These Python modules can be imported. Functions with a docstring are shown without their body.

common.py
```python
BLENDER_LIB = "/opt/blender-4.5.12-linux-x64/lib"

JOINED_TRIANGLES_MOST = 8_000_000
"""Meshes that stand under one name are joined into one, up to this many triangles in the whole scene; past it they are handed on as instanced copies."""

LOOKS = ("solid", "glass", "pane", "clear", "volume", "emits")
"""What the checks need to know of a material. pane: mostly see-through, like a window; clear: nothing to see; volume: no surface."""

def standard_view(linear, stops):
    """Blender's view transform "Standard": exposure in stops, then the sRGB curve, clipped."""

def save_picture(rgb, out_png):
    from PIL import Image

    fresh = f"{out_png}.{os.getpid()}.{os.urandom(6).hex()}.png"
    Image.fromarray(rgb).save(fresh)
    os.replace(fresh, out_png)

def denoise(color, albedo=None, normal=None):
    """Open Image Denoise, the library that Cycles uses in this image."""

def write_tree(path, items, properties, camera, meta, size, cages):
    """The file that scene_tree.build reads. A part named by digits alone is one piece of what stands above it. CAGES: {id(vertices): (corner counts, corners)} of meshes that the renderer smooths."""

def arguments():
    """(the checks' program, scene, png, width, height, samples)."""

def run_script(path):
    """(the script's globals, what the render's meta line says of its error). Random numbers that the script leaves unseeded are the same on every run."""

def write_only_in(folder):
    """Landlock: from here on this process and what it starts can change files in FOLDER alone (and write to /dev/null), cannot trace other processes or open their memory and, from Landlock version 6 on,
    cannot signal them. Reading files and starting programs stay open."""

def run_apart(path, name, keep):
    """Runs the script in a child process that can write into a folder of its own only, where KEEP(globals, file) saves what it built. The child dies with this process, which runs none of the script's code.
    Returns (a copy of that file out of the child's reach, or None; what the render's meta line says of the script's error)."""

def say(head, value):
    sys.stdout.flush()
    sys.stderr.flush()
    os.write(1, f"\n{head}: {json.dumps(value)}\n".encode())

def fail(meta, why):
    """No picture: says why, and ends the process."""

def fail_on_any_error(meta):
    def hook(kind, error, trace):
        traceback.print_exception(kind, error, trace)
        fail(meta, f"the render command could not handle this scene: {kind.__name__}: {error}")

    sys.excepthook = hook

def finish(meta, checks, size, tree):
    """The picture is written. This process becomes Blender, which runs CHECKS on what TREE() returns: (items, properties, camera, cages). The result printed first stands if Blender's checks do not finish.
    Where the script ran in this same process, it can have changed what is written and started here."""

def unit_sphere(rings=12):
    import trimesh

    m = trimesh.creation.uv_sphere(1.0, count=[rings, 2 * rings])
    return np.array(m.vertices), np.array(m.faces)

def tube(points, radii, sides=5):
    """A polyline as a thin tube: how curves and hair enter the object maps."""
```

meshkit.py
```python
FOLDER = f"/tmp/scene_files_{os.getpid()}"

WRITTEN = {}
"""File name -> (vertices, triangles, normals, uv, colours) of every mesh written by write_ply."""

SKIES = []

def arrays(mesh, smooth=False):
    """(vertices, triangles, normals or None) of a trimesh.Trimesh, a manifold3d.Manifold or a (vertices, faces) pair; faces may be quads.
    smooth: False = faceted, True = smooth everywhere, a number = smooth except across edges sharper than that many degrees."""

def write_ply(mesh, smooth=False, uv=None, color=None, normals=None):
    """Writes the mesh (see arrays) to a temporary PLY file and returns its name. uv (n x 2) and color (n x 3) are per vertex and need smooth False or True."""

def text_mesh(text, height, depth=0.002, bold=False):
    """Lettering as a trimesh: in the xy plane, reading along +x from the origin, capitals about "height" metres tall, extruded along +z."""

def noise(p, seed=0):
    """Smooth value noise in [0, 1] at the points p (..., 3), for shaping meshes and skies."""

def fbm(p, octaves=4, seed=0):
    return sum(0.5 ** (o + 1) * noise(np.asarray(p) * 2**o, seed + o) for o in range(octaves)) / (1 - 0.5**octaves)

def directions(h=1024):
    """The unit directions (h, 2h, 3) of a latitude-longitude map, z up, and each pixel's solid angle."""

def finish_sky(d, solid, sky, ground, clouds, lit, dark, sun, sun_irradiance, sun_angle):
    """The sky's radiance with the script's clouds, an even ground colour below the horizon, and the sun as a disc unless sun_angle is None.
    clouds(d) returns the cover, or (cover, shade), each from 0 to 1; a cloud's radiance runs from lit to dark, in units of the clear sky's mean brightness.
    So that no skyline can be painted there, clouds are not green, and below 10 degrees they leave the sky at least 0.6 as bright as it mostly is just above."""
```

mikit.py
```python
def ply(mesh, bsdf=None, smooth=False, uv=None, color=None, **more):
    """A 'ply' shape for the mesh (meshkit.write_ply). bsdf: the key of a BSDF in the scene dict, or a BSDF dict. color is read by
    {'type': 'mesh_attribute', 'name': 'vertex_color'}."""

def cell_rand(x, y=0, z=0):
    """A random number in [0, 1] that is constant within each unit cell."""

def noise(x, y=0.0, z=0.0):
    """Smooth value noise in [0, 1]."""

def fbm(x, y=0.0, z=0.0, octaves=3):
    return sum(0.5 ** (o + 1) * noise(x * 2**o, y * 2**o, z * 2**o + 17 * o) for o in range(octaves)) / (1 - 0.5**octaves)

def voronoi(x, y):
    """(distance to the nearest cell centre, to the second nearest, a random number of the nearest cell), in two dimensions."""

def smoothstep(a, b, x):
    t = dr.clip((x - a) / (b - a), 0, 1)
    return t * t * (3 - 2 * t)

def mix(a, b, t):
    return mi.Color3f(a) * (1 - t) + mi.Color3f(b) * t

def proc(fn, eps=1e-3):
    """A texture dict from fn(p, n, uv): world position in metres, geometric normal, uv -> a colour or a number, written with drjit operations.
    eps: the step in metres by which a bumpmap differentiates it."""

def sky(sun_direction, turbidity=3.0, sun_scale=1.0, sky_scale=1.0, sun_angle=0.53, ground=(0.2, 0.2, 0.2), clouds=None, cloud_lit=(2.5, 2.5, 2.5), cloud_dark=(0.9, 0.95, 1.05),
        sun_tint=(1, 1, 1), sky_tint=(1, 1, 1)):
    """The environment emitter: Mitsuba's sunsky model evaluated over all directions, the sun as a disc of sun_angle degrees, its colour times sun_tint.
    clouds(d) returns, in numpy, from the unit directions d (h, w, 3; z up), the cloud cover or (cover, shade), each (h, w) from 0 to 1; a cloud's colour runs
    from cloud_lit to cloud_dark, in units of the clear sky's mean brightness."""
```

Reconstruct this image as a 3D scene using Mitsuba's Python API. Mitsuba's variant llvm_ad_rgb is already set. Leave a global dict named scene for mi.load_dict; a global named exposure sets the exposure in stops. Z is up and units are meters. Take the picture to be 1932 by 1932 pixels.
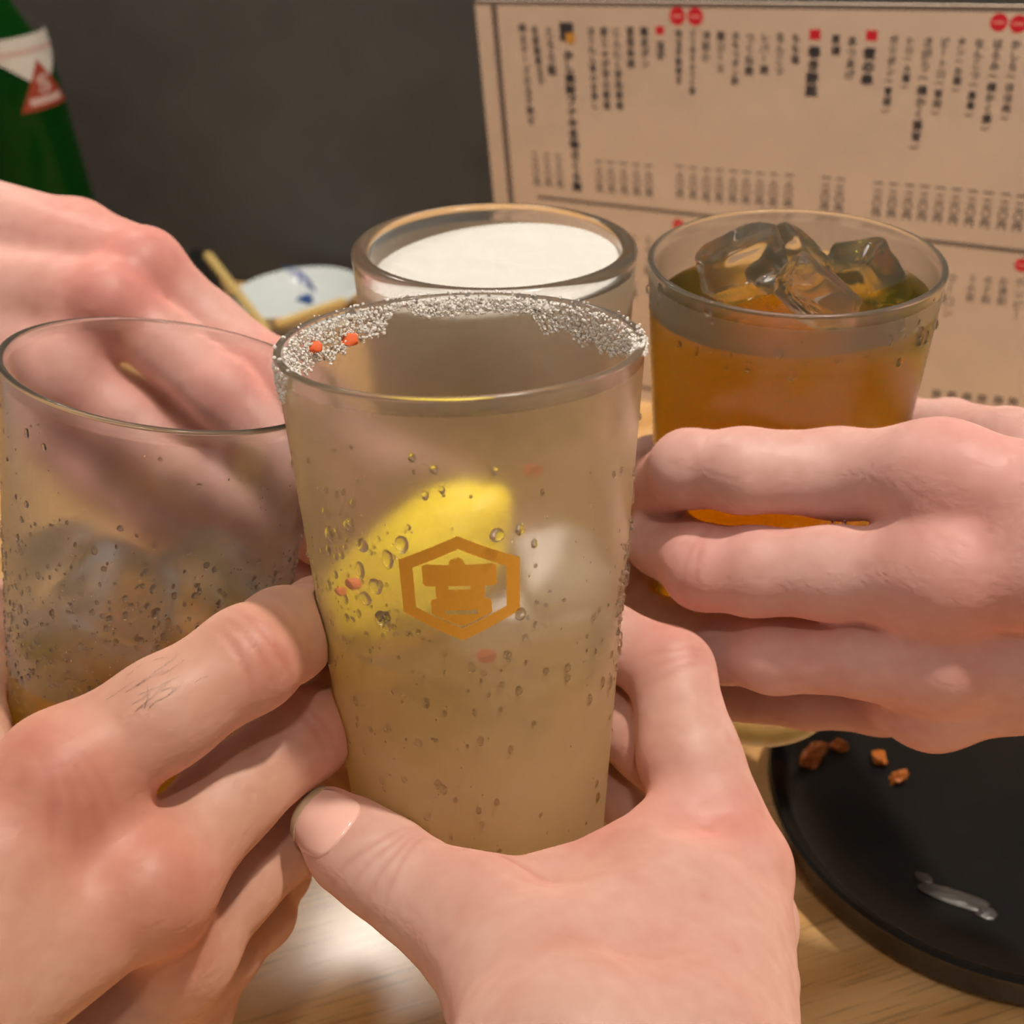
import math, glob, numpy as np, trimesh, mitsuba as mi, drjit as dr, mikit, meshkit
from mikit import proc, noise, fbm, smoothstep, mix, cell_rand, voronoi
from scipy.spatial import cKDTree

# ------------------------------------------------------------------ camera, light, exposure
F = 2150.0                                     # focal length in pixels of the 1932 px frame
RIGHT = np.array([[0.9945, -0.1047, 0.0], [-0.05652, -0.53688, 0.84176], [-0.08813, -0.83714, -0.53985]])
U, _, V = np.linalg.svd(RIGHT)
RM = U @ V                                     # camera axes (x right, y down, z forward) -> world
EYE = np.array([0.0, 0.0, 1.07])               # table top is at 0.72
TABLE = 0.72
T = mi.ScalarTransform4f
scene, labels = {}, {}
_m = np.eye(4); _m[:3, 0] = -RM[:, 0]; _m[:3, 1] = -RM[:, 1]; _m[:3, 2] = RM[:, 2]; _m[:3, 3] = EYE
scene['camera'] = {'type': 'thinlens', 'fov': math.degrees(2 * math.atan(966 / F)), 'fov_axis': 'x', 'near_clip': 0.02, 'far_clip': 50.0,
                   'aperture_radius': 0.0013, 'focus_distance': 0.27, 'to_world': T(_m)}
scene['ambient'] = {'type': 'constant', 'radiance': {'type': 'rgb', 'value': [0.22, 0.186, 0.154]}}
exposure = 0.0
LAMPS = [((0.42, 0.20, 2.0), 0.035, (1180, 1058, 904)), ((-0.224, 0.867, 1.50), 0.05, (88, 79, 67)), ((0.10, -0.45, 2.05), 0.05, (160, 143, 122))]
PANEL = ((0.05, 0.15, 2.40), 1.3, 1.1, (1.5, 1.30, 1.08))   # added overhead fill panel that brightens the glasses: centre, size, radiance


# ------------------------------------------------------------------ helpers
def cam2w(p):
    return np.asarray(p, float) @ RM.T + EYE


def P(px, py, d):
    """The world point at depth d (metres along the view axis) on the photograph's pixel."""
    return cam2w([(px - 966) / F * d, (py - 966) / F * d, d])


def on_z(px, py, z):
    r = np.array([(px - 966) / F, (py - 966) / F, 1.0]) @ RM.T
    return EYE + r * ((z - EYE[2]) / r[2])


def norm(v):
    v = np.asarray(v, float)
    return v / np.linalg.norm(v)


def key(name):
    if name not in scene:
        return name
    k = 1
    while f'{name}_{k:03d}' in scene:
        k += 1
    return f'{name}_{k:03d}'


TOPS = {}


def thing(name, label=None, cat=None, group=None, kind=None):
    k = name
    if k in TOPS:
        n = 1
        while f'{name}_{n:03d}' in TOPS:
            n += 1
        k = f'{name}_{n:03d}'
    TOPS[k] = 1
    labels[k] = {}
    for a, b in (('label', label), ('category', cat), ('group', group), ('kind', kind)):
        if b:
            labels[k][a] = b
    return k


def part(parent, name, mesh, bsdf, smooth=30, label=None, kind=None, **kw):
    k = key(parent + '__' + name)
    scene[k] = mikit.ply(mesh, bsdf, smooth=smooth, **kw)
    if label or kind:
        labels[k] = {a: b for a, b in (('label', label), ('kind', kind)) if b}
    return k


def solo(name, mesh, bsdf, label, cat, smooth=30, group=None, kind=None, **kw):
    k = thing(name, label, cat, group, kind)
    scene[k] = mikit.ply(mesh, bsdf, smooth=smooth, **kw)
    return k


def box(x0, x1, y0, y1, z0, z1, bevel=0.0):
    import manifold3d as m3
    if bevel:
        pts = [[x, y, z] for x in (x0, x1) for y in (y0, y1) for z in (z0, z1)]
        c = np.array([(x0 + x1) / 2, (y0 + y1) / 2, (z0 + z1) / 2])
        q = []
        for p in pts:
            p = np.array(p); s = np.sign(c - p)
            for ax in range(3):
                d = s * bevel; d[ax] = 0
                q.append(p + d)
        return trimesh.convex.convex_hull(np.array(q))
    b = trimesh.creation.box((x1 - x0, y1 - y0, z1 - z0))
    b.apply_translation(((x0 + x1) / 2, (y0 + y1) / 2, (z0 + z1) / 2))
    return b


# ------------------------------------------------------------------ materials
def rgb(r, g, b):
    return {'type': 'rgb', 'value': [r, g, b]}


def plast(c, rough=0.35, spec=0.5, **k):
    return {'type': 'twosided', 'b': {'type': 'principled', 'base_color': rgb(*c) if isinstance(c, (tuple, list)) else c, 'roughness': rough, 'specular': spec, **k}}


def f_wall(p, n, uv):
    a = fbm(p.x * 6, p.y * 6, p.z * 6, 4)
    b = fbm(p.x * 45 + 9, p.y * 45, p.z * 30, 3)
    v = 0.6 + 0.55 * a + 0.25 * b
    return mi.Color3f(0.062, 0.0615, 0.060) * v


def f_wood(p, n, uv):
    # grain runs across the table, nearly along x
    u = p.x * 0.97 + p.y * 0.22
    w = p.y * 0.97 - p.x * 0.22
    warp = fbm(u * 3.0, w * 8.0, 1.3, 3)
    rings = 0.5 + 0.5 * dr.sin((w * 95 + warp * 9.0) * 1.9)
    fine = fbm(u * 18, w * 900, 5.0, 3)
    pores = smoothstep(0.62, 0.8, fbm(u * 40, w * 1500, 9.0, 2))
    c = mix((0.66, 0.41, 0.185), (0.52, 0.29, 0.11), smoothstep(0.25, 0.9, 0.55 * rings + 0.5 * fine))
    return c * (1.0 - 0.32 * pores) * (0.9 + 0.2 * fine)


def f_paper(p, n, uv):
    a = fbm(p.x * 14, p.y * 14, p.z * 14, 4)
    b = fbm(p.x * 60, p.y * 60, p.z * 60, 2)
    return mix((0.60, 0.475, 0.39), (0.71, 0.575, 0.475), a) * (0.95 + 0.1 * b)


def f_skinbump(p, n, uv):
    a = fbm(p.x * 700, p.y * 700, p.z * 700, 3)
    b = fbm(p.x * 260 + 3 * a, p.y * 420, p.z * 420, 2)
    return a * 0.6 + b * 0.5


scene['m_wall'] = {'type': 'twosided', 'b': {'type': 'principled', 'base_color': proc(f_wall), 'roughness': 0.75, 'specular': 0.3}}
scene['m_wood'] = {'type': 'twosided', 'b': {'type': 'principled', 'base_color': proc(f_wood), 'roughness': 0.19, 'specular': 0.38}}
scene['m_paper'] = {'type': 'twosided', 'b': {'type': 'principled', 'base_color': proc(f_paper), 'roughness': 0.5, 'specular': 0.3}}
scene['m_ink'] = plast((0.045, 0.043, 0.05), 0.6, 0.2)
scene['m_inkgrey'] = plast((0.16, 0.125, 0.11), 0.6, 0.2)
scene['m_red'] = plast((0.62, 0.02, 0.035), 0.5, 0.3)
scene['m_pink'] = plast((0.75, 0.25, 0.22), 0.5, 0.3)
scene['m_gold'] = plast((0.62, 0.31, 0.06), 0.5, 0.3)
scene['m_floor'] = plast((0.08, 0.06, 0.05), 0.6, 0.3)
scene['m_iron'] = {'type': 'twosided', 'b': {'type': 'principled', 'base_color': proc(lambda p, n, uv: mi.Color3f(0.0075, 0.0068, 0.0065) * (0.7 + 0.8 * fbm(p.x * 40, p.y * 40, p.z * 40, 3))),
                   'roughness': 0.24, 'specular': 0.3}}
scene['m_porcelain'] = plast((0.56, 0.615, 0.63), 0.12, 0.55)
scene['m_blue'] = plast((0.025, 0.06, 0.20), 0.15, 0.5)
scene['m_redglaze'] = plast((0.5, 0.05, 0.03), 0.2, 0.5)
scene['m_bamboo'] = plast((0.55, 0.40, 0.15), 0.5, 0.3)
scene['m_darkbar'] = plast((0.01, 0.01, 0.01), 0.25, 0.5)
scene['m_crumb'] = plast((0.40, 0.11, 0.012), 0.45, 0.5)
scene['m_residue'] = plast((0.05, 0.045, 0.042), 0.3, 0.5)
scene['m_label'] = plast((0.55, 0.53, 0.50), 0.5, 0.3)
scene['m_labelred'] = plast((0.28, 0.045, 0.025), 0.5, 0.3)
scene['m_labelmark'] = plast((0.50, 0.36, 0.33), 0.5, 0.3)
scene['m_foil'] = plast((0.012, 0.014, 0.014), 0.3, 0.5)
scene['m_skin'] = {'type': 'twosided', 'b': {'type': 'bumpmap', 'b': {'type': 'principled', 'base_color': {'type': 'mesh_attribute', 'name': 'vertex_color'},
                   'roughness': 0.50, 'specular': 0.42, 'flatness': 0.5, 'sheen': 0.15}, 't': proc(f_skinbump, 2e-4), 'scale': 0.0002}}
scene['m_nail'] = plast((0.70, 0.43, 0.37), 0.16, 0.55)
scene['m_nailtip'] = plast((0.46, 0.34, 0.22), 0.35, 0.4)
scene['m_hair'] = plast((0.03, 0.02, 0.015), 0.4, 0.5)
scene['m_glass'] = {'type': 'dielectric', 'int_ior': 1.5, 'ext_ior': 1.0}


def frosted(alpha, milk, tint=(0.86, 0.79, 0.70)):
    """Glass with a film of condensation: mostly a rough refracting wall, partly a scattering mist that light also passes through."""
    return {'type': 'blendbsdf', 'weight': milk,
            'a': {'type': 'roughdielectric', 'distribution': 'ggx', 'alpha': alpha, 'int_ior': 1.5, 'ext_ior': 1.0},
            'b': {'type': 'principledthin', 'base_color': rgb(*tint), 'roughness': 0.5, 'diff_trans': 1.0, 'spec_trans': 0.0}}


def by_height(g, stops, vals, wob=0.0):
    """A value that changes along the glass's own axis, with a blotchy edge."""
    C, a = [float(x) for x in g.C], [float(x) for x in g.a]

    def fn(p, n, uv):
        h = (p.x - C[0]) * a[0] + (p.y - C[1]) * a[1] + (p.z - C[2]) * a[2]
        h = h + wob * (fbm(p.x * 70, p.y * 70, p.z * 70, 3) - 0.5)
        v = mi.Float(vals[0])
        for s0, s1, x in zip(stops[0::2], stops[1::2], vals[1:]):
            t = smoothstep(s0, s1, h)
            v = v * (1 - t) + x * t
        return v
    return proc(fn)



scene['m_emblem'] = plast((0.74, 0.36, 0.035), 0.4, 0.4)
scene['m_drop'] = {'type': 'dielectric', 'int_ior': 1.33, 'ext_ior': 1.0}
scene['m_salt'] = {'type': 'blendbsdf', 'weight': 0.66, 'a': {'type': 'dielectric', 'int_ior': 1.45, 'ext_ior': 1.0},
                   'b': {'type': 'twosided', 'c': {'type': 'diffuse', 'reflectance': rgb(0.93, 0.91, 0.88)}}}
scene['m_ice'] = {'type': 'blendbsdf', 'weight': 0.06, 'a': {'type': 'dielectric', 'int_ior': 1.31, 'ext_ior': 1.0}, 'b': {'type': 'principledthin', 'base_color': rgb(0.88, 0.84, 0.80), 'roughness': 0.3, 'diff_trans': 1.0, 'spec_trans': 0.0}}
scene['m_icewet'] = {'type': 'blendbsdf', 'weight': 0.60, 'a': {'type': 'roughdielectric', 'alpha': 0.15, 'int_ior': 1.31, 'ext_ior': 1.18},
                     'b': {'type': 'twosided', 'c': {'type': 'diffuse', 'reflectance': rgb(0.90, 0.87, 0.83)}}}
scene['m_foam'] = {'type': 'twosided', 'b': {'type': 'principled', 'base_color': rgb(0.56, 0.55, 0.525), 'roughness': 0.6, 'specular': 0.3}}
scene['m_foamside'] = {'type': 'twosided', 'b': {'type': 'diffuse', 'reflectance': rgb(0.80, 0.74, 0.62)}}
scene['m_lemonpeel'] = plast((0.90, 0.70, 0.012), 0.35, 0.5)
scene['m_lemonflesh'] = plast((0.90, 0.76, 0.08), 0.3, 0.5)
scene['m_flake'] = plast((0.72, 0.13, 0.04), 0.4, 0.4)
scene['m_lamp'] = plast((0.05, 0.05, 0.05), 0.5, 0.4)


def liquid_mats(name, sigma, albedo, scale=1.0, ior=1.335):
    top_ = max(sigma)
    med = {'type': 'homogeneous', 'sigma_t': rgb(*[x / top_ for x in sigma]), 'albedo': rgb(*albedo), 'scale': scale * top_}
    scene['m_' + name + '_side'] = {'type': 'dielectric', 'int_ior': ior, 'ext_ior': 1.5}
    scene['m_' + name + '_top'] = {'type': 'dielectric', 'int_ior': ior, 'ext_ior': 1.0}
    return med


# ------------------------------------------------------------------ the setting
k = thing('floor', kind='structure'); scene[k] = mikit.ply(box(-2.2, 2.2, -1.5, 2.4, -0.05, 0.0), 'm_floor')
WD = norm(np.array([0.90, -0.42, 0.0]))        # along the wall, to the right
WN = np.array([-WD[1], WD[0], 0.0])            # into the wall
WP = np.array([-0.15, 0.937, 0.0])
wl = trimesh.creation.box((5.0, 0.12, 2.6))
Mw = np.eye(4); Mw[:3, 0] = WD; Mw[:3, 1] = WN; Mw[:3, 2] = [0, 0, 1]; Mw[:3, 3] = WP + WN * 0.06 + np.array([0, 0, 1.3])
wl.apply_transform(Mw)
k = thing('wall_back', kind='structure'); scene[k] = mikit.ply(wl, 'm_wall')

tb = thing('table', 'light oak wooden table top with fine straight grain under the glasses', 'table')
c4 = [WP - WD * 0.75 - WN * 0.003, WP + WD * 0.95 - WN * 0.003]
poly = [c4[0][:2], [c4[0][0] - 0.1, -0.45], [c4[1][0], -0.45], c4[1][:2]]
from shapely.geometry import Polygon
top = trimesh.creation.extrude_polygon(Polygon(poly), 0.03, engine='earcut'); top.apply_translation((0, 0, TABLE - 0.03))
part(tb, 'table_top', top, 'm_wood', smooth=False)
for lx, ly in ((-0.65, -0.35), (0.6, -0.35), (-0.55, 0.95), (0.58, 0.5)):
    part(tb, 'leg', box(lx - 0.03, lx + 0.03, ly - 0.03, ly + 0.03, 0.0, TABLE - 0.03, 0.004), 'm_wood', smooth=False)

# ------------------------------------------------------------------ lamps and the added fill panel, out of the frame, above
SPOT = 0
for (lp, lr, lc) in LAMPS:
    lt = thing('ceiling_spotlight', ('black spotlight high above the right side of the table', 'small black pendant spotlight hanging low in front of the grey wall', 'black spotlight high above the near edge of the table')[SPOT], 'lamp', group='spotlights above the table'); SPOT += 1
    th = np.linspace(0, 2 * np.pi, 49)[:-1]
    prof = [(lr + 0.004, -0.012), (lr + 0.012, -0.012), (lr + 0.012, 0.10), (0.02, 0.13), (0.0, 0.13)]
    m = trimesh.creation.revolve(np.array([[lr + 0.004, 0.0]] + prof), sections=48); m.apply_translation(lp)
    part(lt, 'housing', m, 'm_lamp')
    dv = np.vstack([np.stack([np.cos(th) * lr, np.sin(th) * lr, 0 * th], 1), [[0, 0, 0]]]) + np.array(lp)
    i = np.arange(48)
    kk = part(lt, 'bulb', (dv, np.stack([(i + 1) % 48, i, i * 0 + 48], 1)), 'm_lamp', smooth=False)
    scene[kk]['emitter'] = {'type': 'area', 'radiance': rgb(*lc)}


pt_ = thing('fill_panel', 'added fill panel overhead, a wide flat glowing sheet in a dark frame', 'lamp')  # added soft fill light, unseen, to brighten the drinks inside the glasses
(px_, py_, pz_), pw_, pd_, pr_ = PANEL
for fx0, fx1, fy0, fy1 in ((-pw_ / 2 - .03, pw_ / 2 + .03, -pd_ / 2 - .03, -pd_ / 2), (-pw_ / 2 - .03, pw_ / 2 + .03, pd_ / 2, pd_ / 2 + .03), (-pw_ / 2 - .03, -pw_ / 2, -pd_ / 2, pd_ / 2), (pw_ / 2, pw_ / 2 + .03, -pd_ / 2, pd_ / 2)):
    part(pt_, 'frame', box(px_ + fx0, px_ + fx1, py_ + fy0, py_ + fy1, pz_ - 0.02, pz_ + 0.06), 'm_lamp', smooth=False)
kk = part(pt_, 'fill_sheet', (np.array([[px_ - pw_ / 2, py_ - pd_ / 2, pz_], [px_ - pw_ / 2, py_ + pd_ / 2, pz_], [px_ + pw_ / 2, py_ + pd_ / 2, pz_], [px_ + pw_ / 2, py_ - pd_ / 2, pz_]]), np.array([[0, 1, 2], [0, 2, 3]])), 'm_lamp', smooth=False)
scene[kk]['emitter'] = {'type': 'area', 'radiance': rgb(*pr_)}


# ------------------------------------------------------------------ drinking glasses
class Glass:
    def __init__(s, C, a, H, rt, rb, t=0.0019, base=0.013):
        s.a = norm(a @ RM.T if isinstance(a, np.ndarray) else np.array(a) @ RM.T); s.C = cam2w(C)
        s.H, s.rt, s.rb, s.t, s.base = H, rt, rb, t, base
        z = norm(EYE - s.C)
        s.e0 = norm(z - z.dot(s.a) * s.a)                      # towards the viewer's side
        e1 = np.cross(s.a, s.e0)
        s.e1 = e1 if e1.dot(RM[:, 0]) > 0 else -e1             # to the right
        s.down = np.array([0, 0, -1.0])

    def r(s, h):
        return s.rt + (s.rb - s.rt) * np.asarray(h) / s.H

    def pt(s, ang, h, rad):
        ang = np.radians(ang)
        return s.C + s.a * np.asarray(h)[..., None] + (np.cos(ang)[..., None] * s.e0 + np.sin(ang)[..., None] * s.e1) * np.asarray(rad)[..., None]

    def level_shift(s, ang, rad):
        ang = np.radians(ang)
        d = np.cos(ang) * s.e0.dot(s.down) + np.sin(ang) * s.e1.dot(s.down)
        return -rad * d / s.a.dot(s.down)

    def lathe(s, prof, n=128):
        """prof: (radius, h, tilt weight); the solid lies to the left of the path."""
        prof = np.array([(p + (0,))[:3] if len(p) < 3 else p for p in prof], float)
        ang = np.arange(n) * 360.0 / n
        A, R_ = np.meshgrid(ang, prof[:, 0]); Hh = np.broadcast_to(prof[:, 1:2], A.shape)
        Hh = Hh + prof[:, 2:3] * s.level_shift(A, R_)
        v = s.pt(A, Hh, R_).reshape(-1, 3)
        m = len(prof)
        i, j = np.meshgrid(np.arange(m - 1), np.arange(n), indexing='ij')
        q = np.stack([i * n + j, i * n + (j + 1) % n, (i + 1) * n + (j + 1) % n, (i + 1) * n + j], -1).reshape(-1, 4)
        f = np.vstack([q[:, [0, 1, 2]], q[:, [0, 2, 3]]])
        # orientation
        mid = int(np.argmax(np.linalg.norm(np.diff(prof[:, :2], axis=0), axis=1) * (prof[:-1, 0] + prof[1:, 0])))
        dr_, dz = prof[mid + 1, 0] - prof[mid, 0], -(prof[mid + 1, 1] - prof[mid, 1])
        want = dz * s.e0 + (-dr_) * (-s.a)
        t0 = v[[mid * n, mid * n + 1, (mid + 1) * n + 1]]
        if np.cross(t0[1] - t0[0], t0[2] - t0[0]).dot(want) < 0:
            f = f[:, ::-1]
        tri = v[f]; ok = np.linalg.norm(np.cross(tri[:, 1] - tri[:, 0], tri[:, 2] - tri[:, 0]), axis=1) > 1e-14
        return v, f[ok]

    def surf(s, px, py, off=0.0, back=False):
        """(angle, h) where the pixel's ray meets the outer wall."""
        d = np.array([(px - 966) / F, (py - 966) / F, 1.0]) @ RM.T
        ts = np.linspace(0.15, 0.6, 9001)
        q = EYE + ts[:, None] * d - s.C
        h = q @ s.a; rr = np.linalg.norm(q - h[:, None] * s.a, axis=1)
        g = rr - (s.r(h) + off)
        i = np.nonzero((g[:-1] > 0) & (g[1:] <= 0))[0] if not back else np.nonzero((g[:-1] <= 0) & (g[1:] > 0))[0]
        i = i[0] if len(i) else int(np.argmin(g))
        x = q[i] - h[i] * s.a
        return math.degrees(math.atan2(x.dot(s.e1), x.dot(s.e0))), h[i], EYE + ts[i] * d

    def on(s, px, py, rad, back=False, extra=0.0005):
        """World point on the pixel's ray at which a ball of this radius touches the outer wall."""
        return s.surf(px, py, rad + extra, back)[2]


A_ = np.array
front = Glass((-.0118, -.0397, .2589), A_((.0239, .9065, .4215)), .1645, .042, .0323)
right = Glass((.0812, -.0733, .327), A_((.0328, .8345, .55)), .1645, .042, .0323)
left = Glass((-.0884, -.0374, .2965), A_((-.2092, .8924, .3998)), .1645, .042, .0323)
beer = Glass((-.0053, -.0819, .345), A_((.01, .855, .515)), .140, .0432, .038, t=0.0048, base=0.018)


scene['m_frost'] = frosted(by_height(front, (0.004, 0.02, 0.05, 0.09), (0.05, 0.055, 0.05), 0.02), by_height(front, (0.003, 0.02, 0.06, 0.10), (0.18, 0.32, 0.54), 0.02), (0.94, 0.74, 0.46))
scene['m_frostright'] = frosted(by_height(right, (0.010, 0.018), (0.12, 0.05), 0.003), by_height(right, (0.010, 0.018), (0.12, 0.025), 0.003))
scene['m_frostleft'] = frosted(by_height(left, (0.012, 0.05, 0.062, 0.078), (0.012, 0.09, 0.03), 0.02), by_height(left, (0.02, 0.05, 0.062, 0.078), (0.01, 0.13, 0.03), 0.02), (0.90, 0.70, 0.50))
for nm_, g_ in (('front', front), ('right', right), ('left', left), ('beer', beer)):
    scene['m_rim' + nm_] = frosted(0.008, by_height(g_, (0.0012, 0.004), (0.03 if nm_ == 'beer' else 0.09, 0.012)))  # pale mist on the lip imitates lit rim highlights
scene['m_frostbeer'] = frosted(0.12, 0.48, (0.90, 0.76, 0.55))


def lip(g, n=21):
    """Rounded lip profile from outer wall to inner wall."""
    c, q = g.t / 2, []
    for k in range(n):
        a = math.pi * k / (n - 1)
        q.append((g.rt - c + math.cos(a) * c * 1.08, c - math.sin(a) * c, 0))
    return q


def glass_meshes(g, level, clear=0.004, dry=None):
    """outer wall, rim band, inner wall above the drink; liquid side and top."""
    H, b = g.H, g.base
    rin = lambda h: g.r(h) - g.t
    outer = [(0, H - 0.0015, 0), (g.rb * 0.7, H - 0.0012, 0), (g.rb - 0.0035, H, 0), (g.rb - 0.001, H - 0.0006, 0), (float(g.r(H - 0.003)), H - 0.003, 0)]
    for h in np.linspace(H - 0.006, clear, 30):
        outer.append((float(g.r(h)), h, 0))
    rim = [(float(g.r(clear)), clear, 0)] + lip(g)
    dry = dry or level
    hs = np.linspace(0.002, dry, 16)
    for h in hs:
        rim.append((float(rin(h)), h, (h - 0.002) / (dry - 0.002)))
    side = [(0, H - b, 0), (float(rin(H - b)) * 0.8, H - b, 0), (float(rin(H - b)) - 0.001, H - b - 0.0008, 0)]
    hs = np.linspace(H - b - 0.003, level, 24)
    for h in hs:
        side.append((float(rin(h)), h, max(0.0, 1 - (h - level) / (H - b - level))))
    topm = [(float(rin(level)), level, 1)]
    for q in (0.97, 0.93, 0.6, 0.3, 0.0):
        topm.append((float(rin(level)) * q, level + (0.0006 if q < 0.95 else 0.0004 if q < 0.98 else 0), 1))
    return g.lathe(outer), g.lathe(rim), g.lathe(side), g.lathe(topm)


def rock(size, seed, sub=3, pw=0.45, jit=0.12):
    m = trimesh.creation.icosphere(subdivisions=sub)
    v = np.array(m.vertices)
    v = np.sign(v) * np.abs(v) ** pw
    v *= 1 + jit * (meshkit.fbm(v * 1.3 + seed * 7.1, 3, seed) - 0.5)[:, None] * 2
    m.vertices = v * np.asarray(size) / 2
    return m


def rot(seed):
    from scipy.spatial.transform import Rotation as Ro
    return Ro.random(random_state=seed).as_matrix()


def placed(m, c, Rm=None):
    m = m.copy(); M = np.eye(4)
    if Rm is not None:
        M[:3, :3] = Rm
    M[:3, 3] = c
    m.apply_transform(M)
    return m


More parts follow.
